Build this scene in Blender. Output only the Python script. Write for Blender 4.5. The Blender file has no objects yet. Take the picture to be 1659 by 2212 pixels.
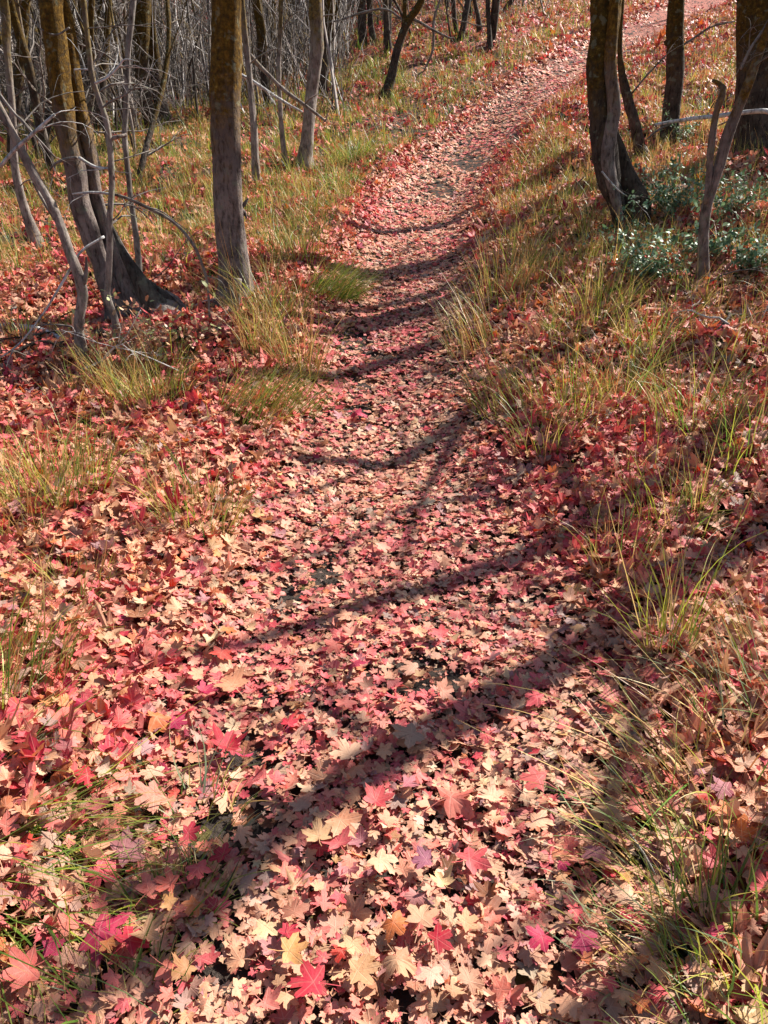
import bpy, math, random
import numpy as np
from mathutils import Vector
random.seed(11); R = np.random.default_rng(7)
scene = bpy.context.scene
# ------------------------------------------------------------ camera, world, sun, exposure
PITCH = math.radians(25.0); CAMZ = 1.5; F = 1613.0
cd = bpy.data.cameras.new('camera'); cam = bpy.data.objects.new('camera', cd)
scene.collection.objects.link(cam); scene.camera = cam
cam.location = (0, 0, CAMZ); cam.rotation_euler = (math.pi/2 - PITCH, 0, 0)
cd.sensor_fit = 'VERTICAL'; cd.sensor_height = 36.0; cd.lens = 36*F/2212.0
cd.clip_start = 0.05; cd.clip_end = 600
SUN_EL = math.radians(41); SH = np.array([0.80, 0.60])      # horizontal direction towards the sun
sundir = np.array([SH[0]*math.cos(SUN_EL), SH[1]*math.cos(SUN_EL), math.sin(SUN_EL)])
world = bpy.data.worlds.new("World"); scene.world = world; world.use_nodes = True
wn = world.node_tree.nodes; wl = world.node_tree.links
bg = wn['Background']; bg.inputs['Strength'].default_value = 0.055
sky = wn.new('ShaderNodeTexSky'); sky.sky_type = 'NISHITA'; sky.sun_disc = False
sky.sun_elevation = SUN_EL; sky.sun_rotation = math.atan2(SH[0], SH[1])
wl.new(sky.outputs[0], bg.inputs['Color'])
sl = bpy.data.lights.new('sun', 'SUN'); sl.energy = 5.0; sl.angle = math.radians(0.5); sl.color = (1.0, 0.945, 0.87)
so = bpy.data.objects.new('sun', sl); scene.collection.objects.link(so)
so.rotation_euler = Vector(-sundir).to_track_quat('-Z', 'Y').to_euler()
scene.view_settings.view_transform = 'Standard'; scene.view_settings.look = 'None'
scene.view_settings.exposure = 1.27; scene.view_settings.gamma = 1
scene.render.resolution_x = 768; scene.render.resolution_y = 1024

# ------------------------------------------------------------ helpers
def tag(o, label=None, cat=None, group=None, kind=None):
    if label: o['label'] = label
    if cat: o['category'] = cat
    if group: o['group'] = group
    if kind: o['kind'] = kind
    return o
def empty(name, loc):
    o = bpy.data.objects.new(name, None); scene.collection.objects.link(o)
    o.location = loc; o.empty_display_size = 0.1
    return o
class MB:
    def __init__(s): s.v=[]; s.f=[]; s.c=[]; s.u=[]; s.n=0
    def add(s, v, faces, c=None, u=None):
        v = np.asarray(v, dtype=np.float32).reshape(-1,3)
        for f in (faces if isinstance(faces, list) else [faces]):
            s.f.append(np.asarray(f, dtype=np.int64) + s.n)
        s.v.append(v); s.n += len(v)
        if c is not None: s.c.append(np.asarray(c, dtype=np.float32).reshape(-1,3))
        if u is not None: s.u.append(np.asarray(u, dtype=np.float32).reshape(-1,3))
    def mesh(s, name, mat, smooth=True):
        me = bpy.data.meshes.new(name)
        V = np.concatenate(s.v)
        tot = np.concatenate([np.full(len(f), f.shape[1]) for f in s.f])
        loops = np.concatenate([f.reshape(-1) for f in s.f])
        me.vertices.add(len(V)); me.vertices.foreach_set('co', V.reshape(-1))
        me.loops.add(len(loops)); me.loops.foreach_set('vertex_index', loops.astype(np.int32))
        me.polygons.add(len(tot))
        st = np.concatenate([[0], np.cumsum(tot)[:-1]])
        me.polygons.foreach_set('loop_start', st.astype(np.int32))
        me.polygons.foreach_set('use_smooth', np.full(len(tot), smooth))
        me.update(calc_edges=True)
        if s.c:
            C = np.concatenate(s.c); C = np.concatenate([C, np.ones((len(C),1),np.float32)],1)
            a = me.attributes.new('leafcol', 'FLOAT_COLOR', 'POINT'); a.data.foreach_set('color', C.reshape(-1))
        if s.u:
            U = np.concatenate(s.u)
            a = me.attributes.new('leafuv', 'FLOAT_VECTOR', 'POINT'); a.data.foreach_set('vector', U.reshape(-1))
        me.materials.append(mat)
        return me
    def build(s, name, mat, parent=None, smooth=True):
        o = bpy.data.objects.new(name, s.mesh(name, mat, smooth)); scene.collection.objects.link(o)
        if parent: o.parent = parent
        return o
_lat = R.random((64,64))
def vnoise(x, y):
    x = np.asarray(x, float); y = np.asarray(y, float)
    xi = np.floor(x).astype(int); yi = np.floor(y).astype(int); fx = x-xi; fy = y-yi
    fx = fx*fx*(3-2*fx); fy = fy*fy*(3-2*fy)
    g = lambda a,b: _lat[a % 64, b % 64]
    return (g(xi,yi)*(1-fx)+g(xi+1,yi)*fx)*(1-fy) + (g(xi,yi+1)*(1-fx)+g(xi+1,yi+1)*fx)*fy
def sstep(a, b, x): t = np.clip((x-a)/(b-a), 0, 1); return t*t*(3-2*t)

# ------------------------------------------------------------ terrain shape
YK  = [-300,-5, 0, 3, 4.5, 6.15, 9.9, 13, 15.8, 26, 40, 90, 300]
ZC  = [0, 0, 0, .02, .16, .50, 1.02, 1.70, 2.35, 5.6, 10.5, 30, 90]
ZL  = [0, 0, 0, .02, .13, .44, 1.02, 1.68, 2.12, 3.35, 5.3, 25, 90]
_yy = np.linspace(-300, 300, 12001)
def _smooth(z):
    b = np.interp(_yy, YK, z); k = np.hanning(41); k /= k.sum()
    return np.convolve(np.pad(b, 20, 'edge'), k, 'valid')
_zc = _smooth(ZC); _zl = _smooth(ZL)
def base_h(x, y):
    x = np.asarray(x, float); y = np.asarray(y, float)
    zc = np.interp(y, _yy, _zc); zl = np.interp(y, _yy, _zl)
    b = sstep(-4.5, 1.0, x + 0.0*y)
    z = zl*(1-b) + zc*b
    z = z + .30*sstep(1.0, 3.2, x)*sstep(1.5, 6, y)*(1-sstep(14, 24, y))
    return z
def ray(u, v):
    a = (u-829.5)/F; b = (v-1106)/F
    return np.array([a, math.cos(PITCH)-b*math.sin(PITCH), -(math.sin(PITCH)+b*math.cos(PITCH))])
def hit(u, v, fn):
    d = ray(u, v); t = np.arange(.4, 150, .02)
    z = CAMZ + d[2]*t; h = fn(d[0]*t, d[1]*t)
    i = np.argmax(z < h)
    if z[i] >= h[i]: i = len(t)-1
    return np.array([d[0]*t[i], d[1]*t[i], h[i]])
PATHPX = [(830,2212),(850,1900),(850,1500),(835,1150),(830,950),(835,780),(860,660),(880,560),(915,450),(985,350),(1090,250),(1190,170),(1330,90),(1440,40),(1530,0)]
PP = np.array([[0.05,-6],[0.05,0.0]] + [hit(u,v,base_h)[:2] for u,v in PATHPX])
e = PP[-1]-PP[-2]; PP = np.vstack([PP, PP[-1]+e/np.linalg.norm(e)*15])
def path_d(x, y):
    """signed distance to the path's centre line, positive on its right"""
    x = np.asarray(x, float); y = np.asarray(y, float)
    best = np.full(x.shape, 1e9); sg = np.ones(x.shape)
    for a, b in zip(PP[:-1], PP[1:]):
        ab = b-a; L2 = ab@ab
        t = np.clip(((x-a[0])*ab[0]+(y-a[1])*ab[1])/L2, 0, 1)
        dx = x-(a[0]+t*ab[0]); dy = y-(a[1]+t*ab[1]); d = np.hypot(dx, dy)
        s = np.sign(ab[1]*dx-ab[0]*dy)
        m = d < best; best = np.where(m, d, best); sg = np.where(m, s, sg)
    return best*sg
def height(x, y):
    x = np.asarray(x, float); y = np.asarray(y, float)
    d = np.abs(path_d(x, y))
    wide = .25*(1-sstep(1.5, 4.5, y))
    z = base_h(x, y) + .17*(sstep(.20+wide, .95+wide, d)-.55)*(.45+.55*sstep(2, 4.5, y))
    hum = vnoise(x*1.25+17, y*1.15+3); hum2 = vnoise(x*2.9+1, y*2.6+23)
    z = z + sstep(.7, 1.5, d)*((.20+.16*sstep(1.3,2.2,x))*(hum-.5)+(.11+.07*sstep(1.3,2.2,x))*(hum2-.5))*(.35+.65*sstep(2.2, 4.5, y))*(1-sstep(16, 26, y))
    z = z + .05*(vnoise(x*1.3+7, y*1.3)-.5)*sstep(.3,1.0,d) + .025*(vnoise(x*4, y*4+9)-.5)
    return z
def ground(u, v): return hit(u, v, height)
def tnormal(x, y):
    e = .06
    n = np.stack([-(height(x+e,y)-height(x-e,y))/(2*e), -(height(x,y+e)-height(x,y-e))/(2*e), np.ones_like(x)], -1)
    return n/np.linalg.norm(n, axis=-1, keepdims=True)

# ------------------------------------------------------------ materials
def newmat(name):
    m = bpy.data.materials.new(name); m.use_nodes = True
    nt = m.node_tree; return m, nt.nodes, nt.links, nt.nodes['Principled BSDF']
def mathn(N, L, op, a, b=None, clamp=False):
    n = N.new('ShaderNodeMath'); n.operation = op; n.use_clamp = clamp
    for i, q in enumerate((a, b)):
        if q is None: continue
        if isinstance(q, (int, float)): n.inputs[i].default_value = q
        else: L.new(q, n.inputs[i])
    return n.outputs[0]
def mixc(N, L, fac, a, b, mode='MIX'):
    n = N.new('ShaderNodeMix'); n.data_type = 'RGBA'; n.blend_type = mode
    for i, q in ((0,fac),(6,a),(7,b)):
        if isinstance(q, (int, float)): n.inputs[i].default_value = q
        elif isinstance(q, tuple): n.inputs[i].default_value = (*q, 1)
        else: L.new(q, n.inputs[i])
    return n.outputs[2]
def noise(N, L, vec, scale, detail=3, rough=.6):
    n = N.new('ShaderNodeTexNoise'); n.inputs['Scale'].default_value = scale
    n.inputs['Detail'].default_value = detail; n.inputs['Roughness'].default_value = rough
    if vec is not None: L.new(vec, n.inputs['Vector'])
    return n
def ramp(N, L, fac, stops, interp='LINEAR'):
    r = N.new('ShaderNodeValToRGB'); r.color_ramp.interpolation = interp
    els = r.color_ramp.elements
    while len(els) < len(stops): els.new(.5)
    for e, (p, c) in zip(els, stops):
        e.position = p; e.color = (*c, 1) if len(c) == 3 else c
    L.new(fac, r.inputs[0]); return r.outputs[0]

def leaf_material(name, per_object):
    m, N, L, P = newmat(name)
    if per_object:
        src = N.new('ShaderNodeObjectInfo').outputs['Color']
    else:
        a = N.new('ShaderNodeAttribute'); a.attribute_name = 'leafcol'; src = a.outputs['Color']
    uv = N.new('ShaderNodeAttribute'); uv.attribute_name = 'leafuv'
    sep = N.new('ShaderNodeSeparateXYZ'); L.new(uv.outputs['Vector'], sep.inputs[0])
    ax = mathn(N, L, 'ABSOLUTE', sep.outputs[0]); y = sep.outputs[1]
    masks = []
    for deg in (0, 55, 116):
        s, c = math.sin(math.radians(deg)), math.cos(math.radians(deg))
        dist = mathn(N, L, 'ABSOLUTE', mathn(N, L, 'SUBTRACT', mathn(N, L, 'MULTIPLY', ax, c), mathn(N, L, 'MULTIPLY', y, s)))
        dot = mathn(N, L, 'ADD', mathn(N, L, 'MULTIPLY', ax, s), mathn(N, L, 'MULTIPLY', y, c))
        k = mathn(N, L, 'SUBTRACT', 1.0, mathn(N, L, 'DIVIDE', dist, .035), True)
        masks.append(mathn(N, L, 'MULTIPLY', k, mathn(N, L, 'GREATER_THAN', dot, 0.0)))
    vein = mathn(N, L, 'MAXIMUM', mathn(N, L, 'MAXIMUM', masks[0], masks[1]), masks[2])
    nz = noise(N, L, uv.outputs['Vector'], 2.2, 4, .65)
    blot = ramp(N, L, nz.outputs['Fac'], [(.35,(0,0,0)),(.65,(1,1,1))])
    hs = N.new('ShaderNodeHueSaturation'); hs.inputs['Hue'].default_value = .507
    hs.inputs['Saturation'].default_value = .92; hs.inputs['Value'].default_value = 1.04; L.new(src, hs.inputs['Color'])
    c1 = mixc(N, L, blot, src, hs.outputs[0])
    nz2 = noise(N, L, uv.outputs['Vector'], 7, 4, .7)
    spots = ramp(N, L, nz2.outputs['Fac'], [(.56,(0,0,0)),(.70,(1,1,1))])
    c2 = mixc(N, L, mathn(N, L, 'MULTIPLY', spots, .65), c1, mixc(N, L, 1.0, c1, (.42,.26,.18), 'MULTIPLY'))
    c3 = mixc(N, L, mathn(N, L, 'MULTIPLY', vein, .16 if per_object else .30), c2, (.72,.48,.36))
    # the paler underside of the leaf
    geo = N.new('ShaderNodeNewGeometry')
    c4 = mixc(N, L, mathn(N, L, 'MULTIPLY', geo.outputs['Backfacing'], .24), c3, (.62,.31,.22))
    L.new(c4, P.inputs['Base Color'])
    P.inputs['Roughness'].default_value = .55; P.inputs['Specular IOR Level'].default_value = .22
    tr = N.new('ShaderNodeBsdfTranslucent')
    sat = N.new('ShaderNodeHueSaturation'); sat.inputs['Saturation'].default_value = 1.12; sat.inputs['Value'].default_value = .95
    L.new(c4, sat.inputs['Color']); L.new(sat.outputs[0], tr.inputs['Color'])
    mx = N.new('ShaderNodeMixShader'); mx.inputs[0].default_value = .22
    L.new(P.outputs[0], mx.inputs[1]); L.new(tr.outputs[0], mx.inputs[2])
    L.new(mx.outputs[0], N['Material Output'].inputs['Surface'])
    bp = N.new('ShaderNodeBump'); bp.inputs['Strength'].default_value = .35; bp.inputs['Distance'].default_value = .003
    L.new(mathn(N, L, 'ADD', nz2.outputs['Fac'], mathn(N, L, 'MULTIPLY', vein, -.6)), bp.inputs['Height'])
    L.new(bp.outputs[0], P.inputs['Normal'])
    return m
M_LEAF = leaf_material('maple_leaf', False); M_LEAF1 = leaf_material('maple_leaf_single', True)

def blade_material(name, rough, trans):
    m, N, L, P = newmat(name)
    a = N.new('ShaderNodeAttribute'); a.attribute_name = 'leafcol'
    L.new(a.outputs['Color'], P.inputs['Base Color'])
    P.inputs['Roughness'].default_value = rough; P.inputs['Specular IOR Level'].default_value = .4
    tr = N.new('ShaderNodeBsdfTranslucent'); L.new(a.outputs['Color'], tr.inputs['Color'])
    mx = N.new('ShaderNodeMixShader'); mx.inputs[0].default_value = trans
    L.new(P.outputs[0], mx.inputs[1]); L.new(tr.outputs[0], mx.inputs[2])
    L.new(mx.outputs[0], N['Material Output'].inputs['Surface'])
    return m
M_GRASS = blade_material('grass_blade', .45, .35); M_SHRUB = blade_material('shrub_leaf', .50, .18)

def bark_material(name, ga, gb, moss, h0, mossamt, crack=1.0):
    m, N, L, P = newmat(name)
    tc = N.new('ShaderNodeTexCoord'); mp = N.new('ShaderNodeMapping'); mp.inputs['Scale'].default_value = (1,1,.28)
    L.new(tc.outputs['Object'], mp.inputs['Vector'])
    n1 = noise(N, L, mp.outputs[0], 38, 6, .7); n2 = noise(N, L, tc.outputs['Object'], 7, 5, .65)
    n3 = noise(N, L, tc.outputs['Object'], 30, 5, .7)
    col = mixc(N, L, ramp(N, L, n2.outputs['Fac'], [(.38,(0,0,0)),(.62,(1,1,1))]), ga, gb)
    dk = ramp(N, L, n1.outputs['Fac'], [(.36,(.22,.2,.18)),(.52,(1,1,1))])
    col = mixc(N, L, .85, col, dk, 'MULTIPLY')
    sep = N.new('ShaderNodeSeparateXYZ'); L.new(tc.outputs['Object'], sep.inputs[0])
    hz = mathn(N, L, 'DIVIDE', mathn(N, L, 'SUBTRACT', sep.outputs[2], h0), .55)
    k = mathn(N, L, 'ADD', hz, mathn(N, L, 'MULTIPLY', mathn(N, L, 'SUBTRACT', n2.outputs['Fac'], .5), 3.5), True)
    mcol = ramp(N, L, n3.outputs['Fac'], [(.30,(.030,.018,.006)),(.45,tuple(c*.45 for c in moss)),(.62,moss),(.75,(.36,.24,.05))])
    col = mixc(N, L, mathn(N, L, 'MULTIPLY', k, mossamt), col, mcol)
    # grey green lichen blotches low down
    n5 = noise(N, L, tc.outputs['Object'], 13, 3, .55)
    lk = mathn(N, L, 'MULTIPLY', ramp(N, L, n5.outputs['Fac'], [(.60,(0,0,0)),(.66,(1,1,1))]), .45)
    col = mixc(N, L, lk, col, (.20,.22,.15))
    L.new(col, P.inputs['Base Color']); P.inputs['Roughness'].default_value = .92; P.inputs['Specular IOR Level'].default_value = .15
    bp = N.new('ShaderNodeBump'); bp.inputs['Strength'].default_value = .9*crack; bp.inputs['Distance'].default_value = .02
    L.new(mathn(N, L, 'ADD', n1.outputs['Fac'], mathn(N, L, 'MULTIPLY', n3.outputs['Fac'], .6)), bp.inputs['Height'])
    L.new(bp.outputs[0], P.inputs['Normal'])
    return m
M_BARK  = bark_material('bark_mossy', (.13,.10,.088), (.27,.22,.195), (.18,.095,.010), .95, .97)
M_BARKD = bark_material('bark_dark', (.045,.035,.027), (.105,.08,.063), (.12,.07,.010), .8, .95)
M_ROOT  = bark_material('bark_root', (.05,.04,.035), (.12,.115,.09), (.20,.125,.018), 1.15, .9)
M_PALE  = bark_material('bark_pale', (.17,.135,.115), (.33,.285,.25), (.18,.115,.02), 1.3, .9, .5)
M_TWIG  = bark_material('twig_grey', (.12,.10,.085), (.27,.24,.215), (.20,.14,.03), 2.6, .4, .3)
M_CANE = blade_material('cane_bark', .85, .0)
M_DEAD  = bark_material('dead_wood', (.40,.38,.36), (.62,.60,.58), (.3,.28,.22), 9, .1, .5)

def soil_material():
    m, N, L, P = newmat('forest_floor')
    tc = N.new('ShaderNodeTexCoord'); pos = tc.outputs['Object']
    n1 = noise(N, L, pos, 9, 8, .75); n2 = noise(N, L, pos, 60, 5, .7)
    soil = ramp(N, L, n1.outputs['Fac'], [(.3,(.022,.017,.014)),(.55,(.055,.043,.036)),(.75,(.10,.075,.06))])
    # broken leaf fragments and far litter
    vo = N.new('ShaderNodeTexVoronoi'); vo.inputs['Scale'].default_value = 22; L.new(pos, vo.inputs['Vector'])
    sep = N.new('ShaderNodeSeparateColor'); L.new(vo.outputs['Color'], sep.inputs[0])
    lc = ramp(N, L, sep.outputs[0], [(0,(.12,.06,.04)),(.25,(.24,.12,.07)),(.5,(.16,.05,.035)),(.7,(.26,.11,.06)),(.9,(.10,.085,.03))], 'CONSTANT')
    sy = N.new('ShaderNodeSeparateXYZ'); L.new(pos, sy.inputs[0])
    far = mathn(N, L, 'DIVIDE', mathn(N, L, 'SUBTRACT', sy.outputs[1], 14), 12, True)
    cover = mathn(N, L, 'ADD', mathn(N, L, 'MULTIPLY', far, .5), .30)
    frag = mathn(N, L, 'LESS_THAN', sep.outputs[1], cover)
    lc = mixc(N, L, far, lc, (.42,.16,.12))
    col = mixc(N, L, frag, soil, lc)
    L.new(col, P.inputs['Base Color']); P.inputs['Roughness'].default_value = .95; P.inputs['Specular IOR Level'].default_value = .1
    bp = N.new('ShaderNodeBump'); bp.inputs['Strength'].default_value = .8; bp.inputs['Distance'].default_value = .02
    L.new(mathn(N, L, 'ADD', n2.outputs['Fac'], n1.outputs['Fac']), bp.inputs['Height']); L.new(bp.outputs[0], P.inputs['Normal'])
    return m
M_SOIL = soil_material()

# ------------------------------------------------------------ ground
def axis(lo, hi, fine_lo, fine_hi, step, grow=1.18):
    a = list(np.arange(fine_lo, fine_hi, step)); s = step
    while a[-1] < hi: s *= grow; a.append(a[-1]+s)
    s = step
    while a[0] > lo: s *= grow; a.insert(0, a[0]-s)
    return np.array(a)
gx = axis(-220, 220, -6, 7, .07); gy = axis(-60, 280, 0, 14, .07)
X, Y = np.meshgrid(gx, gy); Z = height(X, Y) - .012
nx, ny = len(gx), len(gy); idx = np.arange(nx*ny).reshape(ny, nx)
q = np.stack([idx[:-1,:-1], idx[:-1,1:], idx[1:,1:], idx[1:,:-1]], -1).reshape(-1,4)
b = MB(); b.add(np.stack([X,Y,Z],-1), q); o = b.build('ground', M_SOIL); tag(o, kind='structure')

# ------------------------------------------------------------ tubes, limbs, trees
def resample(P, Rr, n):
    P = np.asarray(P, float); Rr = np.asarray(Rr, float)
    if len(P) < 3: k = np.linspace(0, 1, n)[:,None]; return P[0]*(1-k)+P[1]*k, Rr[0]*(1-k[:,0])+Rr[1]*k[:,0]
    L = np.concatenate([[0], np.cumsum(np.linalg.norm(np.diff(P,axis=0),axis=1))]); s = np.linspace(0, L[-1], n)
    out = []; T = np.gradient(P, L, axis=0)
    i = np.clip(np.searchsorted(L, s, 'right')-1, 0, len(L)-2); h = (L[i+1]-L[i]); t = ((s-L[i])/h)[:,None]; h = h[:,None]
    out = (2*t**3-3*t**2+1)*P[i]+(t**3-2*t**2+t)*h*T[i]+(-2*t**3+3*t**2)*P[i+1]+(t**3-t**2)*h*T[i+1]
    return out, np.interp(s, L, Rr)
def tube(mb, P, Rr, sides=8, seg=None, rough=0.0, seed=0):
    if seg: P, Rr = resample(P, Rr, seg)
    P = np.asarray(P, float); Rr = np.asarray(Rr, float); K = len(P)
    T = np.gradient(P, axis=0); T /= np.linalg.norm(T, axis=1, keepdims=True)+1e-9
    mean = P[-1]-P[0]; mean /= np.linalg.norm(mean)+1e-9
    ref = np.array([1.,0,0]) if abs(mean[0]) < .75 else np.array([0,0,1.])
    A = np.cross(T, ref); A /= np.linalg.norm(A, axis=1, keepdims=True)+1e-9; B = np.cross(T, A)
    th = np.arange(sides)/sides*2*np.pi
    rr = np.repeat(Rr[:,None], sides, 1)
    if rough:
        s = np.concatenate([[0], np.cumsum(np.linalg.norm(np.diff(P,axis=0),axis=1))])/max(Rr.max(),.01)
        rr = rr*(1+rough*((vnoise(th[None]*1.6+seed*3.1+8*(th[None]>6), s[:,None]*.55+seed)-.5)*.9
             + (vnoise(th[None]*4/np.pi*2+seed, s[:,None]*1.4+seed*2.3)-.5)*.6
             + .30*np.sin(th[None]*3+s[:,None]*.25+seed)))
    V = P[:,None]+rr[...,None]*(A[:,None]*np.cos(th)[None,:,None]+B[:,None]*np.sin(th)[None,:,None])
    i = np.arange(K*sides).reshape(K, sides); j = np.roll(i, -1, 1)
    Q = np.stack([i[:-1], j[:-1], j[1:], i[1:]], -1).reshape(-1,4)
    V = np.concatenate([V.reshape(-1,3), P[:1], P[-1:]]); n = K*sides
    mb.add(V, [Q, np.stack([i[-1], j[-1], np.full(sides, n+1)],-1), np.stack([j[0], i[0], np.full(sides, n)],-1)])
def limb_line(p, d, length, r, rng, n=7, wob=.16, droop=0.0, up=0.0):
    p = np.array(p, float); d = np.array(d, float); d /= np.linalg.norm(d)
    pts = [p.copy()]; 
    for k in range(n):
        d = d+rng.normal(0, wob, 3)+np.array([0,0,-droop*(k/n)+up*(k/n)]); d /= np.linalg.norm(d)
        p = p+d*length/n; pts.append(p.copy())
    return np.array(pts), r*np.linspace(1, .22, n+1)
def branch_mesh(mb, p, d, length, r, rng, depth=2, droop=.25, up=0., sides=5, nsub=4):
    P, Q = limb_line(p, d, length, r, rng, droop=droop, up=up)
    tube(mb, P, Q, sides if depth > 1 else max(3, sides-1))
    if depth <= 0: return
    for _ in range(nsub):
        k = rng.integers(2, len(P)-1); a = P[k]
        dd = (P[k]-P[k-1]); dd = dd/np.linalg.norm(dd)+rng.normal(0, .65, 3)
        branch_mesh(mb, a, dd, length*rng.uniform(.28,.55), max(Q[k]*.6, .0016), rng, depth-1, droop, up, sides, max(2, nsub-1))
def px2w(u, v, Yw):
    d = ray(u, v); t = Yw/d[1]; return np.array([d[0]*t, Yw, CAMZ+d[2]*t]), t
def stem_world(pts, Yb, extend=0, ytop=0.0, rng=None, embed=.10):
    """pts: (u,v,width) from the base upwards -> world line and radii, standing in the vertical plane y=Yb"""
    W = []; Rr = []; v0 = pts[0][1]
    for (u, v, w) in pts:
        p, t = px2w(u, v, Yb); p[1] += ytop*(p[2]-CAMZ)*.0
        W.append(p); Rr.append(w*.5*t/F)
    W = np.array(W); Rr = np.array(Rr)
    if embed:
        W = np.vstack([W[0]-np.array([0,0,embed]), W]); Rr = np.concatenate([[Rr[0]*1.08], Rr])
    if extend:
        d = W[-1]-W[-2]; d = d/np.linalg.norm(d)*.5+np.array([0,0,.6]); d /= np.linalg.norm(d); n = 6
        p = W[-1].copy(); r = Rr[-1]
        for k in range(n):
            d = d+rng.normal(0, .07, 3); d[2] = abs(d[2]); d /= np.linalg.norm(d); p = p+d*extend/n
            W = np.vstack([W, p]); Rr = np.append(Rr, r*(1-.65*(k+1)/n))
    return W, Rr
TREES = []
def tree(name, label, stems, branches=(), mat=None, extend=3.6, cat='tree', group=None, nrand=6, seed=0, Yb=None, crown=4, twiglen=.7, zlo=.8, sides=None, rough=.22, branch_mat=None):
    """stems: list of pixel lines with widths, base first. The first one's base fixes where the tree stands."""
    rng = np.random.default_rng(100+seed)
    first = stems[0]['p'] if isinstance(stems[0], dict) else stems[0]
    g = ground(first[0][0], first[0][1]); Yb = Yb or g[1]
    root = empty(name, tuple(g)); tag(root, label, cat, group); O = g
    mat = mat or M_BARK; lines = []
    for si, st in enumerate(stems):
        fm = mat; yo = 0
        if isinstance(st, dict): fm = st.get('mat', mat); yo = (ground(st['p'][0][0], st['p'][0][1])[1]-Yb) if 'gb' in st else st.get('y', 0); ext = st.get('ext', extend); st = st['p']
        else: ext = extend
        emb = .15 if si == 0 or (st[0][1] > first[0][1]-60) or (isinstance(stems[si], dict) and 'gb2' in stems[si]) else 0
        W, Rr = stem_world(st, Yb+yo, ext if st[-1][1] <= 5 else 0, rng=rng, embed=emb)
        if emb:
            zb = float(height(W[1,0], W[1,1])); 
            if zb < W[1,2]: W[0] = (W[1,0]+(W[1,0]-W[2,0])*.3, W[1,1], zb-.12)
        W[:,1] += .04*np.sin(np.linspace(0,5,len(W))+seed)*np.linspace(0,1,len(W))
        if emb:
            zg = max(float(height(W[1,0], W[1,1])), W[0,2]); W, Rr = resample(W, Rr, 40); Rr = Rr*(1+.42*np.exp(-np.maximum(W[:,2]-zg, 0)/.13))
        L = np.linalg.norm(np.diff(W,axis=0),axis=1).sum(); m = MB()
        big = Rr.max() > .05
        tube(m, W-O, Rr, sides or (20 if big else 10), seg=int(np.clip(L/.045, 14, 150)), rough=rough, seed=seed+si*5)
        m.build('trunk' if si == 0 else 'stem', fm, root)
        if st[-1][1] <= 5: lines.append((W, Rr))
    for bi, br in enumerate(branches):
        W, Rr = stem_world(br['p'], Yb+br.get('y',0), 0, embed=0)
        if 'dy' in br: W[:,1] += np.linspace(0, br['dy'], len(W))
        m = MB(); tube(m, W-O, Rr, 6, seg=max(8, len(W)*5), rough=.12, seed=bi)
        for _ in range(br.get('sub', 3)):
            k = rng.integers(1, len(W)); dd = W[k]-W[k-1]; dd = dd/np.linalg.norm(dd)+rng.normal(0,.6,3)
            branch_mesh(m, W[k]-O, dd, br.get('sl',.35)*rng.uniform(.5,1.2), Rr[k]*.55, rng, 1, .3, sides=4, nsub=2)
        m.build('branch', br.get('mat', branch_mat or M_TWIG), root)
    for k in range(nrand):
        W, Rr = lines[rng.integers(len(lines))]
        zz = g[2]+zlo+(min(W[:,2].max(), g[2]+zlo+3.0)-g[2]-zlo)*rng.random(); i = int(np.argmin(np.abs(W[:,2]-zz)))
        a = rng.uniform(0, 2*np.pi); m = MB()
        branch_mesh(m, W[i]-O, (math.cos(a), math.sin(a), rng.uniform(-.1,.6)), twiglen*rng.uniform(.5,1.3), min(Rr[i]*.35,.010)*rng.uniform(.6,1.2), rng, 2, .35, sides=4, nsub=3)
        m.build('branch', branch_mat or M_TWIG, root)
    for k in range(crown):                       # limbs of the bare crown above the frame
        W, Rr = lines[rng.integers(len(lines))]; i = len(W)-1-rng.integers(0, 4)
        a = rng.uniform(0, 2*np.pi); m = MB()
        branch_mesh(m, W[i]-O, (math.cos(a), math.sin(a), rng.uniform(.3,1.0)), rng.uniform(1.0,1.9), Rr[i]*.6, rng, 2, -.1, sides=5, nsub=4)
        m.build('branch', branch_mat or M_TWIG, root)
    TREES.append(root); return root

# ---- left of the path
tree('maple_tree', 'thick straight mossy trunk standing alone left of the path, knot scar on its right side', [[(513,655,68),(512,630,62),(510,602,60),(499,493,60),(493,364,61),(488,218,63),(492,0,63)]], seed=1, nrand=3, zlo=2.0,
     branches=[dict(p=[(518,452,14),(528,460,9),(533,472,3)], sub=0, mat=M_BARK), dict(p=[(516,448,16),(528,440,9),(536,428,3)], sub=0, mat=M_BARK)])
tree('maple_tree', 'leaning twin trunked tree with dark lichen covered base, left of the thick straight trunk',
     [{'p':[(345,690,100),(318,668,84),(290,639,82),(262,566,56),(232,493,32),(209,420,27),(199,364,28),(187,291,33),(172,218,28),(162,145,23),(152,73,25),(140,0,18)], 'mat':M_BARK},
      {'p':[(250,662,44),(236,625,40),(218,566,38),(192,493,45),(170,420,45),(166,364,44),(146,291,42),(136,218,44),(127,145,44),(118,73,46),(112,0,50)],'y':-.10},
      {'p':[(352,684,46),(322,640,40),(294,590,26),(262,535,12),(240,490,4)], 'mat':M_ROOT, 'y':-.14},
      {'p':[(392,672,10),(365,652,26),(328,625,30),(292,590,18),(258,550,4)], 'mat':M_ROOT, 'y':-.06}],
     branches=[dict(p=[(167,340,7),(135,346,7),(118,355,5),(109,364,4)], y=-.25, sub=2), dict(p=[(170,340,7),(204,360,7),(233,364,5)], y=-.25, mat=M_DEAD, sub=2),
               dict(p=[(150,60,4),(120,75,4),(85,60,3),(60,30,2)], y=-.2), dict(p=[(160,150,4),(185,150,4),(205,152,3)], mat=M_DEAD, y=-.2)], seed=2, nrand=7, rough=.30, twiglen=.9, zlo=.6)
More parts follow.
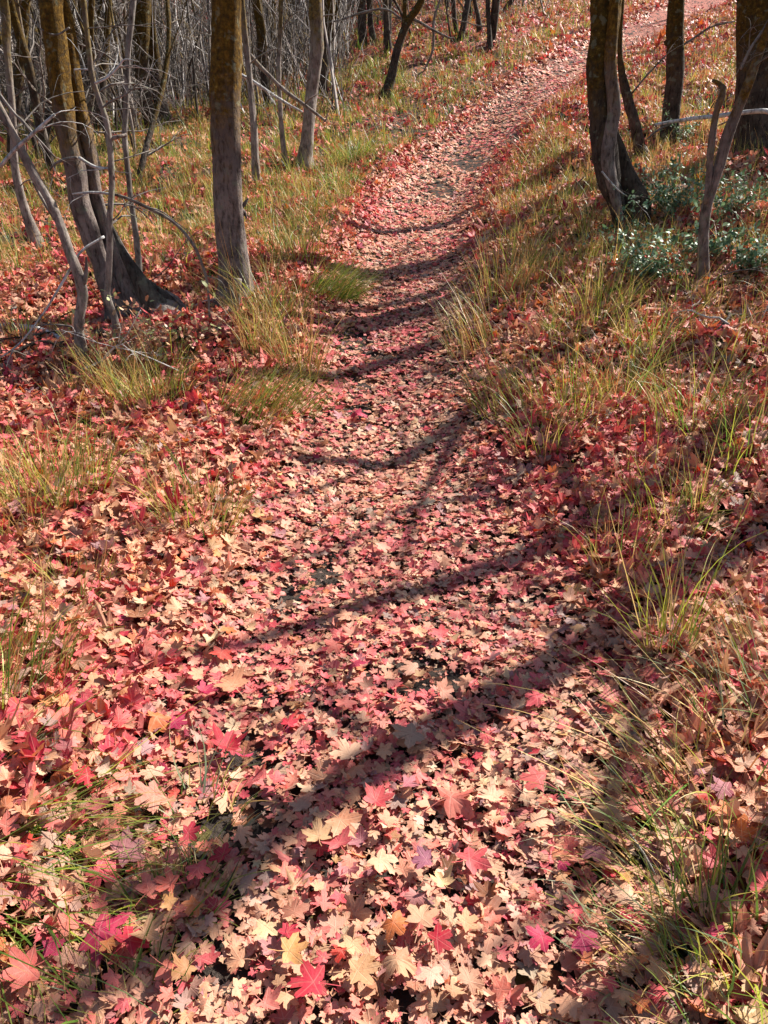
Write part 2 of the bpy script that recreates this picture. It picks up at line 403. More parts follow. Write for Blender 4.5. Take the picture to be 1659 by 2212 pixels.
tree('maple_sapling', 'slim crooked grey stem in front of the leaning twin trunks',
     [[(258,745,15),(252,715,15),(251,693,14),(235,657,13),(236,590,13),(238,548,14),(239,457,13),(243,400,13),(242,364,13),(238,310,13),(229,255,12),(215,215,11),(202,175,12),(190,90,11),(178,0,12)],
      [(240,300,9),(254,296,8),(268,291,8)]],
     mat=M_PALE, seed=3, nrand=7, extend=2.5, crown=3, cat='sapling',
     branches=[dict(p=[(225,511,6),(189,537,5),(156,602,5),(120,671,4),(76,730,4),(58,744,2)], y=-.1, mat=M_DEAD, sub=2, dy=-.4), dict(p=[(243,420,5),(225,417,6),(190,416,6),(156,419,3)], mat=M_DEAD, sub=1),
               dict(p=[(240,418,6),(262,424,7),(320,449,8),(382,486,7),(418,530,7),(444,595,6),(453,686,5)], y=.1, sub=3), dict(p=[(205,180,5),(228,170,5),(255,145,5),(267,130,4),(300,133,2)], mat=M_DEAD, y=-.1),
               dict(p=[(222,232,4),(248,214,4),(270,205,3),(300,180,3)], y=-.05)])
tree('maple_sapling', 'thin dark stem just right of the crooked grey one, foot against the mossy base',
     [[(309,668,15),(305,639,13),(300,566,13),(293,493,12),(284,436,11),(276,364,11),(269,300,12),(273,218,11),(276,109,12),(286,0,13)]], mat=M_TWIG, seed=4, nrand=6, extend=2.5, crown=3, cat='sapling')
tree('maple_sapling', 'wavy stem near the left edge, pale foot in the grass', [[(78,525,20),(69,493,21),(55,457,18),(45,420,18),(33,364,17),(30,310,14),(27,255,13),(22,200,14),(16,145,14),(11,90,17),(9,30,18),(6,0,18)]], mat=M_PALE, seed=5, nrand=7, extend=3, cat='sapling', zlo=.5)
tree('maple_sapling', 'slanting smooth stem rising to the left edge with a broken stub near its foot',
     [[(178,785,20),(174,740,20),(171,711,20),(175,657,21),(178,617,24),(164,584,22),(142,530,20),(124,475,20),(105,436,18),(69,375,20),(36,309,17),(0,236,16),(-40,150,14),(-60,0,12)]],
     branches=[dict(p=[(180,612,13),(186,590,9),(186,555,4)], sub=0), dict(p=[(124,480,8),(100,445,7),(80,410,6),(62,365,5),(50,300,4)], y=.1),
               dict(p=[(0,360,8),(29,327,8),(73,287,8),(118,247,6)], y=-.3, mat=M_DEAD, sub=2), dict(p=[(0,205,6),(27,240,6),(62,278,5),(119,340,4)], y=-.2)], mat=M_PALE, seed=6, nrand=6, extend=2.5, cat='sapling', zlo=.5)
tree('maple_tree', 'dark double trunk standing back in the grass between the twin trunks and the thick one',
     [[(337,290,30),(324,255,29),(315,218,29),(307,170,27),(306,145,27),(308,70,32),(309,0,36)], {'p':[(353,252,28),(346,218,27),(336,145,24),(328,70,18),(322,0,16)],'y':.3}], mat=M_BARKD, seed=7, nrand=7, zlo=1.0)
tree('maple_tree', 'slender pale trunk directly right of the thick straight one', [[(557,398,17),(553,364,17),(550,300,16),(545,235,14),(540,182,12),(533,109,13),(525,36,14),(522,0,15)]], mat=M_PALE, seed=8, nrand=5,
     branches=[dict(p=[(540,119,11),(560,142,10),(581,163,9),(613,194,9),(657,226,8),(704,262,6)], y=.25, sub=2, mat=M_PALE), dict(p=[(514,159,8),(540,172,8),(573,194,8),(613,220,7),(653,242,5)], y=.5, sub=2, mat=M_DEAD)])
tree('maple_sapling', 'thinnest pale wavy stem between the slender trunk and the stout pale one', [[(620,366,13),(615,337,11),(608,278,10),(605,222,10),(602,159,9),(604,111,9),(606,60,9),(607,0,9)]], mat=M_PALE, seed=9, nrand=5, cat='sapling')
tree('maple_tree', 'stout pale trunk with mossy top leaning gently right, first left of the path', [[(658,360,32),(662,320,29),(669,238,25),(677,159,26),(684,99,28),(682,50,27),(681,0,26)]], mat=M_PALE, seed=10, nrand=5)
tree('maple_tree', 'dark trunk just behind the stout pale one', [[(692,216,22),(698,150,22),(706,80,22),(713,0,23)]], mat=M_BARKD, seed=11, nrand=5, zlo=1)
tree('maple_tree', 'dark trunk behind the slender pale one, leaning slightly left', [[(584,235,22),(576,200,19),(570,159,19),(563,60,20),(555,0,22)]], mat=M_BARKD, seed=12, nrand=5, zlo=1)
tree('maple_tree', 'narrow dark trunk behind the thinnest wavy stem', [[(591,165,15),(589,99,14),(588,0,14)]], mat=M_BARKD, seed=13, nrand=4, zlo=1)
tree('maple_tree', 'forked grey trunk leaning right beside the grassy left bank of the upper path', [[(838,202,22),(847,159,18),(859,107,17),(879,52,16),(911,0,15)], [(868,86,10),(873,50,10),(875,0,10)]], mat=M_BARKD, seed=14, nrand=4,
     branches=[dict(p=[(879,52,4),(839,22,5),(780,28,5),(740,42,4),(700,50,3)]), dict(p=[(882,40,5),(900,45,6),(930,62,6),(975,84,4)]), dict(p=[(952,-5,5),(938,40,6),(934,111,6),(915,155,4)], y=.3)])
for i, (lab, st) in enumerate([
    ('dark twin stem far back, first left of the forked leaning trunk', [[(782,100,20),(782,50,18),(780,0,19)], [(806,100,12),(801,50,12),(798,0,12)]]),
    ('thin grey stem far back, directly left of the forked leaning trunk', [[(841,118,15),(836,60,13),(833,0,13)]]),
    ('thin dark stem above the grassy left bank, right of the forked leaning trunk', [[(985,74,12),(982,40,10),(979,0,10)]]),
    ('dark crooked stem far back, right of the trunk behind the stout pale one', [[(726,95,16),(728,50,13),(731,0,14)]]),
    ('short dark stem at the top of the left bank close to the path', [[(1036,74,12),(1033,40,10),(1025,0,9)]]),
    ('thin stem at the top edge where the path leaves the picture, left of it', [[(1092,24,10),(1098,10,9),(1106,0,9)]])]):
    tree('maple_tree', lab, st, mat=M_BARKD, seed=20+i, nrand=4, extend=3, sides=8, crown=3)

# ---- right of the path
tree('maple_tree', 'largest tree right of the path, dark trunk with a lighter stem grown against it',
     [[(1343,500,26),(1339,470,27),(1334,447,30),(1316,397,46),(1308,340,56),(1302,290,52),(1294,200,46),(1292,150,50),(1297,100,44),(1299,0,42)],
      {'p':[(1344,492,10),(1334,447,18),(1320,390,24),(1312,339,30),(1318,290,27),(1327,237,27),(1324,190,30),(1320,150,26),(1322,100,24),(1326,60,26),(1331,0,25)],'y':-.10,'mat':M_BARK},
      {'p':[(1372,432,52),(1362,400,44),(1350,365,36),(1338,320,30),(1320,270,18),(1306,235,6)],'y':.10,'gb2':1,'mat':M_BARKD}], mat=M_BARKD, seed=30, nrand=3, zlo=1.8,
     branches=[dict(p=[(1300,370,4),(1316,390,4),(1335,410,3),(1356,425,2)], y=-.3, mat=M_DEAD, sub=1)])
tree('maple_tree', 'thin curved dark stem between the largest right tree and the straight dark one', [[(1388,345,24),(1382,322,22),(1371,271,21),(1358,220,20),(1346,169,17),(1340,120,11),(1341,60,10),(1345,0,10)]], mat=M_BARKD, seed=31, nrand=3,
     branches=[dict(p=[(1364,203,4),(1400,160,4),(1439,119,3)])])
tree('maple_tree', 'straight dark trunk between the path and the right edge, small knot on its left', [[(1441,305,40),(1446,270,33),(1450,235,34),(1457,169,35),(1458,100,35),(1461,0,34)]], mat=M_BARKD, seed=32, nrand=3,
     branches=[dict(p=[(1476,97,5),(1505,78,5),(1530,61,5),(1588,46,3)]), dict(p=[(1446,96,14),(1439,92,11),(1436,88,5)], sub=0, mat=M_BARKD)])
tree('maple_tree', 'massive dark trunk cut by the right edge of the picture', [[(1648,345,124),(1646,300,110),(1641,240,100),(1638,169,94),(1638,100,88),(1640,0,84)]], mat=M_BARKD, seed=33, nrand=3)
tree('maple_sapling', 'smooth brown stem leaning right across the massive trunk, stub forking from its left',
     [[(1517,612,23),(1519,583,22),(1520,498,22),(1530,430,22),(1551,363,24),(1571,288,24),(1591,237,22),(1615,179,20),(1639,112,17),(1662,50,15),(1685,0,14)],
      {'p':[(1526,440,12),(1532,370,14),(1536,310,15),(1547,237,14),(1558,205,16),(1562,190,14),(1550,176,9),(1544,172,7)],'y':-.03}], mat=M_BARK, seed=34, nrand=5, cat='sapling', rough=.12,
     branches=[dict(p=[(1600,150,5),(1618,110,6),(1646,68,5),(1668,30,4)], y=.05)])
d1 = empty('dead_branch', tuple(ground(1500, 420))); tag(d1, 'bleached dead branch lying level across the stems at the right edge', 'branch')
m = MB(); W, Rr = stem_world([(1413,270,5),(1440,265,7),(1486,257,8),(1547,251,8),(1588,245,9),(1646,240,10),(1700,250,10)], 7.35, 0, embed=0); tube(m, W-np.array(d1.location), Rr, 8, seg=30, rough=.3)
m.build('limb', M_DEAD, d1)
m = MB(); W, Rr = stem_world([(1398,300,3),(1420,282,5),(1450,266,5)], 7.35, 0, embed=0); tube(m, W-np.array(d1.location), Rr, 6, seg=12); m.build('side_twig', M_TWIG, d1)

# ---- trees outside the frame on the right: their trunks and limbs throw the shadows over the path
def caster(name, label, trunk, limbs, seed, r0=.09, nrand=8, group=None):
    rng = np.random.default_rng(seed)
    bx, by = trunk; bz = float(height(bx, by)); O = np.array([bx,by,bz]); root = empty(name, tuple(O)); tag(root, label, 'tree', group)
    n = 0; lines = []
    for lb in limbs:
        W = []; Rr = []
        for (u, v, h, r) in lb:
            if u is None: p = O+np.array([v[0], v[1], h])
            else:
                g = ground(u, v); k = h/sundir[2]; p = g+sundir*k
            W.append(p); Rr.append(r)
        m = MB(); tube(m, np.array(W)-O, np.array(Rr), 12 if n == 0 else 8, seg=len(W)*8, rough=.2, seed=seed+n)
        m.build('trunk' if n == 0 else 'limb', M_BARK, root); n += 1; lines.append((np.array(W), np.array(Rr)))
    for k in range(nrand):
        W, Rr = lines[rng.integers(len(lines))]; i = rng.integers(len(W)//2, len(W)); m = MB()
        branch_mesh(m, W[i]-O, rng.normal(0,1,3)+np.array([0,0,.5]), rng.uniform(.4,1.1), Rr[i]*.4, rng, 2, .0, sides=4, nsub=3)
        m.build('branch', M_TWIG, root)
def tr_base(u, v, h):                # where a vertical trunk must stand for its shadow at that height to reach this spot
    g = ground(u, v); p = g+sundir*(h/sundir[2]); return p[0], p[1]
B1 = tr_base(1200, 1450, 3.2)
caster('maple_tree', 'bare maple just outside the right edge beside the near path', B1,
  [[(None,(0,0),-.2,.11),(None,(0,0),1.5,.085),(1200,1450,3.2,.082),(1000,1560,3.9,.075),(830,1660,4.5,.068),(640,1780,5.0,.066),(430,1890,5.5,.064),(200,1990,6.1,.05)],
   [(1010,1560,3.8,.05),(1100,1500,3.9,.04),(870,1640,4.6,.04),(560,1850,5.1,.05),(400,2030,5.2,.06),(270,2150,5.3,.05)],
   [(1300,1420,2.7,.03),(1350,1560,3.0,.03),(1290,1750,3.4,.028),(1250,1930,3.9,.022),(1000,2120,4.4,.015)]], 51, nrand=9)
B2 = tr_base(1250, 1170, 2.9)
caster('maple_tree', 'bare maple outside the right edge behind the nearest one', B2,
  [[(None,(0,0),-.2,.07),(None,(0,0),1.5,.06),(1250,1175,2.9,.06),(1050,1240,3.5,.055),(860,1295,4.0,.05),(700,1345,4.4,.042),(480,1420,4.9,.03),(250,1460,5.3,.02)],
   [(1230,1180,2.9,.035),(1160,1030,3.1,.032),(1050,1080,3.6,.028),(900,1100,3.9,.022),(720,1190,4.2,.018),(560,1240,4.4,.014),(400,1290,4.6,.010)],
   [(1180,1040,3.0,.035),(1100,960,3.2,.035),(1000,905,3.3,.04),(930,960,3.5,.045),(860,1010,3.6,.045),(700,1005,3.8,.04),(560,990,4.0,.035),(460,985,4.2,.02)],
   [(1000,905,3.3,.03),(950,1000,3.5,.025),(900,1100,3.8,.02),(850,1280,4.3,.015)]], 52, nrand=8)
for i, (u, v, h, r, lab) in enumerate([(1000,560,5.4,.055,'farthest of the row'),(1000,615,5.8,.075,'third along the row'),(1000,720,5.0,.085,'stoutest of the row'),(1640,1900,1.5,.04,'closest to the camera')]):
    bx = tr_base(u, v, h); rng = np.random.default_rng(60+i); tp = np.array([rng.uniform(-.3,.3), rng.uniform(-.3,.3)])
    q = lambda k, hh: (None, tuple(tp*k), hh)
    caster('maple_tree', 'bare maple outside the right edge among the others, '+lab, bx,
      [[q(0,-.2)+(r*1.3,), q(.1,1.5)+(r*1.05,), q(.3,3)+(r,), q(.6,5)+(r*.9,), q(1,6.5)+(r*.7,), q(1.5,8)+(r*.35,)],
       [q(.3,2.2)+(r*.5,), (None,(-.5,.3),3.0,r*.4), (None,(-1.0,.2),3.8,r*.3), (None,(-1.3,0),4.6,r*.12)],
       [q(.5,3)+(r*.5,), (None,(.3,-.6),3.6,r*.35), (None,(.2,-1.1),4.4,r*.15)]], 70+i, nrand=2)
# twiggy trees added out of view so the right bank lies in broken shade
def shade_tree(u, v, h, seed, label, n=26, spread=.9):
    bx, by = tr_base(u, v, h); rng = np.random.default_rng(seed); bz = float(height(bx, by)); O = np.array([bx,by,bz]); root = empty('maple_tree', tuple(O)); tag(root, label, 'tree')
    P, Q = limb_line((0,0,-.15), (rng.normal(0,.08), rng.normal(0,.08), 1), h+.7, .045, rng, 9, .05); m = MB(); tube(m, P, Q, 9, seg=50, rough=.2, seed=seed); m.build('trunk', M_BARKD, root)
    for k in range(n):
        i = int(np.clip(np.searchsorted(P[:,2], h-.3+rng.normal(0,.4)), 1, 9)); m = MB(); a = rng.uniform(0, 6.28)
        branch_mesh(m, P[i], (math.cos(a), math.sin(a), rng.uniform(-.2,.7)), spread*rng.uniform(.6,1.3), .014, rng, 2, .1, sides=4, nsub=4)
        m.build('branch', M_TWIG, root)
for k, (u, v, h, lb, n, sp) in enumerate([(1420,520,2.9,'unseen twiggy maple added outside the right edge, shading the evergreen shrubs',30,1.1),(1600,620,2.2,'unseen shade maple added outside the right edge, nearest the leaning stem',26,1.0),(1560,1250,2.0,'unseen shade maple added outside the right edge beside the tall tuft',24,.9),
    (1280,500,3.6,'unseen maple added outside the right edge whose shade reaches the largest tree',24,.6),
    (1370,450,3.0,'unseen shade maple added outside the right edge, second behind the leaning stem',34,1.0),(1500,400,2.8,'unseen shade maple added outside the right edge behind the evergreen shrubs',34,1.0),(1260,420,3.8,'tall unseen shade maple added outside the right edge, farthest up the bank',26,.6)]):
    shade_tree(u, v, h, 300+k, lb, n, sp)

# ---- thicket of bare stems behind, each one a thing of its own
def make_sapling(seed, r, H, nb):
    rng = np.random.default_rng(seed); root = empty('bare_sapling', (0,0,-50))
    d = np.array([rng.normal(0,.12), rng.normal(0,.12), 1]); p = np.zeros(3)-np.array([0,0,.15]); pts = [p.copy()]
    for k in range(10):
        d = d+np.array([rng.normal(0,.10), rng.normal(0,.10), .08]); d /= np.linalg.norm(d); p = p+d*H/10; pts.append(p.copy())
    pts = np.array(pts); rr = r*np.linspace(1.1,.35,11)
    m = MB(); tube(m, pts, rr, 7, seg=34, rough=.25, seed=seed); m.build('trunk', [M_BARKD, M_PALE, M_BARKD][seed % 3], root)
    for k in range(nb):
        i = rng.integers(1, 8); a = rng.uniform(0, 2*np.pi); m = MB()
        branch_mesh(m, pts[i], (math.cos(a), math.sin(a), rng.uniform(.1,1.2)), rng.uniform(.7,1.9), rr[i]*.38, rng, 2, rng.uniform(-.1,.4), sides=3, nsub=4)
        m.build('branch', [M_TWIG, M_TWIG, M_PALE][k % 3], root)
    return root
protos = [make_sapling(200+i, [.035,.06,.025,.05,.08,.03,.045,.02][i], [5,6.5,4.5,6,7,5,5.5,4][i], [7,6,8,6,5,8,7,8][i]) for i in range(8)]
def copy_tree(o, parent=None):
    c = o.copy(); scene.collection.objects.link(c); c.parent = parent
    for ch in o.children: copy_tree(ch, c)
    return c
used = set(); rng = np.random.default_rng(5)
spots = []
for k in range(4000):
    if len(spots) >= 265: break
    y = rng.uniform(13.5, 42) if k % 3 else rng.uniform(10.5, 18); u = rng.uniform(-220, 760) if k % 5 else rng.uniform(700, 1080)
    if y < 18 and u > 330: continue
    if u > 700 and y < 20: continue
    x = (u-829.5)/F*y*.92
    if path_d(np.array([x]), np.array([y]))[0] > -1.6: continue
    if any((x-a)**2+(y-b)**2 < .10 for a, b, _ in spots): continue
    spots.append((x, y, u))
for k in range(26):
    y = rng.uniform(20, 36); u = rng.uniform(1380, 1900); x = (u-829.5)/F*y*.92
    if path_d(np.array([x]), np.array([y]))[0] < 1.5 or (y < 17 and u < 1640): continue
    spots.append((x, y, u))
for x, y, u in spots:
    j = int(rng.integers(8))
    if j in used: o = copy_tree(protos[j])
    else: o = protos[j]; used.add(j)
    s = rng.uniform(.8, 1.25); o.scale = (s, s, s); o.location = (x, y, float(height(x, y)))
    tl_ = .24 if rng.random() < .3 else .07; o.rotation_euler = (rng.normal(0,tl_), rng.normal(0,tl_), rng.uniform(0, 6.28))
    zone = ('at the left edge' if u < 120 else 'left of the thick trunk' if u < 470 else 'behind the pale trunks' if u < 720 else 'above the left bank' if u < 1200 else 'beyond the right trees')
    size = ['thin','stout','very thin','medium','thickest','slight','crooked','wispy'][j]
    depth = 'near side' if y < 20 else 'middle' if y < 30 else 'far side'
    tag(o, '%s bare stem on the %s of the thicket %s' % (size, depth, zone), 'sapling', 'bare stems of the thicket %s' % zone)

# the mass of fine canes and twigs between them
def add_canes(mb, pos, h, yaw, phi0, kap, r, rng, seg=5):
    n = len(pos); s = np.linspace(0,1,seg+1)
    ph = phi0[:,None]+kap[:,None]*s[None,:-1]; z0 = np.zeros((n,1))
    rad = np.concatenate([z0, np.cumsum(np.sin(ph)/seg,1)],1)*h[:,None]; z = np.concatenate([z0, np.cumsum(np.cos(ph)/seg,1)],1)*h[:,None]
    yw = yaw[:,None]+np.cumsum(rng.normal(0,.25,(n,seg+1)),1)
    c = np.stack([pos[:,0:1]+rad*np.cos(yw), pos[:,1:2]+rad*np.sin(yw), pos[:,2:3]+z],-1)
    rr = r[:,None]*np.linspace(1,.3,seg+1)[None]; th = np.arange(3)*2*np.pi/3
    off = np.stack([np.cos(th), np.sin(th), np.zeros(3)],-1)
    V = c[:,:,None]+rr[:,:,None,None]*off[None,None]
    i = np.arange((seg+1)*3).reshape(seg+1,3); j = np.roll(i,-1,1); Q = np.stack([i[:-1],j[:-1],j[1:],i[1:]],-1).reshape(-1,4)
    cc = np.array([(.045,.034,.026),(.13,.105,.085),(.30,.26,.235),(.62,.57,.53),(.20,.13,.03)])[rng.choice(5, n, p=[.40,.24,.20,.11,.05])]
    mb.add(V, (Q[None]+(np.arange(n)*(seg+1)*3)[:,None,None]).reshape(-1,4), np.repeat(cc[:,None], (seg+1)*3, 1))
bm = MB(); n = 9000; y = rng.uniform(13, 52, n); u = np.where(rng.random(n) < .78, rng.uniform(-250, 760, n), rng.uniform(760, 1150, n)); x = (u-829.5)/F*y*.92
k = (path_d(x, y) < -2.0) & ((y > 15.5) | (u < 300)) & ((u < 760) | (y > 24)); x, y = x[k], y[k]; n = len(x)
add_canes(bm, np.stack([x,y,height(x,y)-.05],-1), rng.uniform(.8,4.5,n), rng.uniform(0,6.28,n), np.abs(rng.normal(0,.50,n)), rng.normal(.0,1.0,n), np.clip(rng.lognormal(math.log(.006),.6,n),.003,.03)*(1+y/40), rng)
up = rng.random(n) < 1.1; x, y = x[up], y[up]; n = len(x)      # arching twigs higher up
add_canes(bm, np.stack([x,y,height(x,y)+rng.uniform(.4,4,n)],-1), rng.uniform(.5,2.4,n), rng.uniform(0,6.28,n), rng.uniform(.4,1.9,n), rng.normal(0,1.2,n), rng.uniform(.003,.008,n)*(1+y/40), rng)
o = bm.build('thicket_undergrowth', M_CANE); tag(o, 'tangled mass of fine grey canes and twigs filling the wood behind', 'undergrowth', kind='stuff')

# ------------------------------------------------------------ maple leaves
half = [(0,1.0),(5,.88),(9,.86),(15,.87),(17,.74),(22,.66),(29,.45),(34,.60),(37,.76),(44,.82),(49,.88),(55,1.0),(61,.88),(69,.82),(74,.66),(88,.48),(98,.60),(106,.62),(117,.72),(127,.56),(145,.40),(162,.30)]
halfM = [(0,1.0),(14,.84),(29,.47),(38,.76),(55,.98),(71,.76),(88,.49),(116,.7),(146,.38)]
halfL = [(0,1.0),(28,.56),(55,.98),(88,.55),(117,.70)]
def template(h, rings, stem=True, jit=0, rng=None):
    pts = [(a, r) for a, r in h]+[(180,.12)]+[(-a, r) for a, r in reversed(h[1:])]
    a = np.radians([p[0] for p in pts]); r = np.array([p[1] for p in pts])
    if jit: r = r*(1+rng.normal(0, jit, len(r))); a = a+rng.normal(0, jit*.4, len(a))
    ol = np.stack([np.sin(a)*r, np.cos(a)*r], -1); n = len(ol)
    V = [np.zeros((1,2))]; Fs = []
    if rings == 2:
        V += [ol*.5, ol]; i = np.arange(n); j = (i+1) % n
        Fs.append(np.stack([np.zeros(n,int), 1+j, 1+i], -1)); Fs.append(np.stack([1+i, 1+j, 1+n+j], -1)); Fs.append(np.stack([1+i, 1+n+j, 1+n+i], -1))
    else:
        V += [ol]; i = np.arange(n); j = (i+1) % n; Fs.append(np.stack([np.zeros(n,int), 1+j, 1+i], -1))
    V = np.concatenate(V); k = len(V)
    if stem:
        V = np.concatenate([V, [[-.022,-.05],[.022,-.05],[-.018,-.5],[.018,-.5],[.03,-1.0],[.06,-.99]]])
        Fs.append(np.array([[k,k+2,k+1],[k+1,k+2,k+3],[k+2,k+4,k+3],[k+3,k+4,k+5]]))
    return V, np.concatenate(Fs)
def basis(nrm, yaw):
    t = np.stack([np.cos(yaw), np.sin(yaw), np.zeros_like(yaw)], -1)
    t = t-(t*nrm).sum(-1, keepdims=True)*nrm; t /= np.linalg.norm(t, axis=-1, keepdims=True)
    return t, np.cross(nrm, t), nrm
def leaf_shape(V2, n, curl, rng):
    x = V2[None,:,0]; y = V2[None,:,1]; r2 = x*x+y*y; c = lambda s: rng.normal(0, s, (n,1))
    th = np.arctan2(x, y)
    sx = 1+c(.10); z = (c(.28)+.10)*x*x + c(.30)*y*y + c(.22)*np.abs(x) + c(.10)*np.sin(3*th+c(3))*r2 + c(.22)*x*y
    z = z*curl + np.where(y < -.15, .25*np.abs(rng.normal(0,1,(n,1)))*y*y*curl, 0)
    return np.stack([x*sx, y*np.ones((n,1)), z], -1)
def add_leaves(mb, T, pos, nrm, yaw, sc, curl, col, rng):
    V2, Fc = T; n = len(pos); m = len(V2)
    P = leaf_shape(V2, n, curl, rng)*sc[:,None,None]
    a, b2, c = basis(nrm, yaw)
    W = pos[:,None]+P[...,0:1]*a[:,None]+P[...,1:2]*b2[:,None]+P[...,2:3]*c[:,None]
    F_ = (Fc[None]+(np.arange(n)*m)[:,None,None]).reshape(-1,3)
    C = np.repeat(col[:,None], m, 1); 
    U = np.empty((n,m,3)); U[...,0] = V2[None,:,0]; U[...,1] = V2[None,:,1]; U[...,2] = rng.uniform(0,40,(n,1))
    mb.add(W, F_, C, U)
PAL = dict(tan=(.52,.255,.14), peach=(.60,.265,.155), cream=(.62,.38,.235), salmon=(.62,.15,.11), rose=(.58,.075,.09), crimson=(.44,.020,.045), magenta=(.40,.02,.075),
           red=(.48,.032,.022), orange=(.58,.15,.045), gold=(.54,.25,.09), brown=(.26,.09,.045), taupe=(.34,.20,.155), mauve=(.36,.13,.14), mustard=(.42,.23,.08))
PK = list(PAL); PV = np.array([PAL[k] for k in PK])
def palette(w): w = np.array([w.get(k, 0) for k in PK], float); return w/w.sum()
W_OPEN = palette(dict(tan=19,peach=23,cream=4,salmon=21,rose=14,crimson=8,magenta=3,red=5,orange=7,gold=2,brown=5,taupe=5,mauve=3))
W_PATH = palette(dict(tan=17,peach=28,cream=7,salmon=24,rose=12,crimson=5,magenta=1,red=1,orange=2,gold=1,brown=4,taupe=7,mauve=5))
W_BANK = palette(dict(tan=13,peach=9,cream=1,salmon=14,rose=10,crimson=12,magenta=2,red=9,orange=16,gold=3,brown=9,taupe=4))
BARE = [(770,893,.10,.13),(790,832,.07,.09),(705,1245,.07,.14),(635,1290,.06,.09),(895,1462,.13,.10),(960,1475,.08,.07),(765,735,.12,.16),(820,772,.16,.08),(950,410,.20,.55),(1010,355,.25,.5),(1120,300,.2,.4),(540,1640,.04,.10),(500,1790,.08,.10),(520,925,.06,.08)]
BAREW = [(*ground(u, v)[:2], a*1.15, b_*1.15) for u, v, a, b_ in BARE]
def scatter(y0, y1, dens, rng, xl=1.5, xr=1.7):
    n = int((y1-y0)*(.54*(y0+y1)*1.02+xl+xr)*dens*1.6); y = rng.uniform(y0, y1, n)
    hw = .53*y+.25
    x = rng.uniform(-1, 1, n)*(.53*y1+.25+xr); keep = (x > -hw-xl) & (x < hw+xr)
    x, y = x[keep], y[keep]; area = ((.53*(y0+y1)+.5)+xl+xr)*(y1-y0); want = int(area*dens)
    return x[:want], y[:want]
litter = MB(); rng = np.random.default_rng(21)
TH = [template(half, 2, True, .05, rng) for _ in range(5)]; TM = [template(halfM, 1, False, .05, rng) for _ in range(4)]; TL = [template(halfL, 1, False, .06, rng) for _ in range(3)]
for (y0, y1, dens, Ts, sz) in [(.2,2.4,2450,TH,1.0),(2.4,4.2,2150,TH,1.0),(4.2,7.5,1600,TM,1.08),(7.5,12,850,TM,1.25),(12,18,420,TL,1.55),(18,34,200,TL,2.1),(34,48,70,TL,3.0),(48,75,22,TL,5.0)]:
    x, y = scatter(y0, y1, dens, rng); d = path_d(x, y); ad = np.abs(d)
    onp = 1-sstep(.35, .75, ad-.15*(1-sstep(2,4,y)))
    p = np.ones(len(x))
    clump = vnoise(x*2.3+3, y*2.3+5)
    p *= 1-.04*onp
    bank = sstep(.7, 1.3, ad)*sstep(3.2, 5, y); p *= 1-.35*bank*sstep(.35,.7,clump)-.50*sstep(6,8,y)*(ad > .9)*(d < 0)
    for (bx, by, ra, rb) in BAREW:
        q = ((x-bx)/ra)**2+((y-by)/rb)**2; p *= 1-.93*np.exp(-np.maximum(q-.35,0)*1.6)*(q < 4)
    k = rng.random(len(x)) < p; x, y, d, ad, onp, bank, clump = [a[k] for a in (x, y, d, ad, onp, bank, clump)]; n = len(x)
    s = sz*np.clip(rng.lognormal(math.log(.0315), .32, n), .016, .066)*(1-.24*onp)
    layer = rng.random(n); far = sz > 1.05
    z = height(x, y)+.003+layer*(.058-.040*onp)*(1+.5*sstep(.5,.9,clump)*(1-onp))
    tl = np.where(rng.random(n) < .20, .80, .36)*(1-.5*onp)*(1.0+.25*bank)*(1-.35*sstep(6,11,y)*onp)
    nr = tnormal(x, y)+rng.normal(0, 1, (n,3))*tl[:,None]*np.array([1,1,.2]); nr[:,2] = np.maximum(nr[:,2], .22)
    flip = rng.random(n) < .38; nr /= np.linalg.norm(nr, axis=1, keepdims=True)
    nr = np.where(flip[:,None], -nr, nr)
    ci = np.empty(n, int); r3 = rng.random(n)
    wb = np.where(r3 < onp, 1, np.where(rng.random(n) < bank*.8, 2, 0))
    for w, wt in enumerate((W_OPEN, W_PATH, W_BANK)): ci[wb == w] = rng.choice(len(PK), (wb == w).sum(), p=wt)
    # clusters of one tree's colour
    tone = vnoise(x*1.1+20, y*1.1+2); red = (tone > .62) & (rng.random(n) < .30); ci[red] = PK.index('rose'); tn = (tone < .36) & (rng.random(n) < .35); ci[tn] = PK.index('peach')
    col = PV[ci]*rng.normal(1, .13, (n,1))*(1+rng.normal(0, .06, (n,3))); col = np.clip(col*(1-.10*onp[:,None]), .01, .85)
    col = np.clip(col*(1+(.16+.20*sstep(6,10,y))*onp)[:,None], .01, .82); gry = col.mean(1, keepdims=True); col = col+(gry-col)*(.08*onp[:,None])
    curl = (1.25-.60*onp)[:,None]; curl = curl*np.where(rng.random((n,1)) < .16, 2.4, 1.0); ti = rng.integers(0, len(Ts), n); low = (layer < .5) if Ts is TH else np.zeros(n, bool) 
    yaw = rng.uniform(0, 6.28, n); pos = np.stack([x,y,z],-1)
    for t in range(len(Ts)):
        q = (ti == t) & low
        if q.any(): add_leaves(litter, TM[t % 4], pos[q], nr[q], yaw[q], s[q], curl[q], col[q], rng)
        q = (ti == t) & ~low; add_leaves(litter, Ts[t], pos[q], nr[q], yaw[q], s[q], curl[q], col[q], rng)
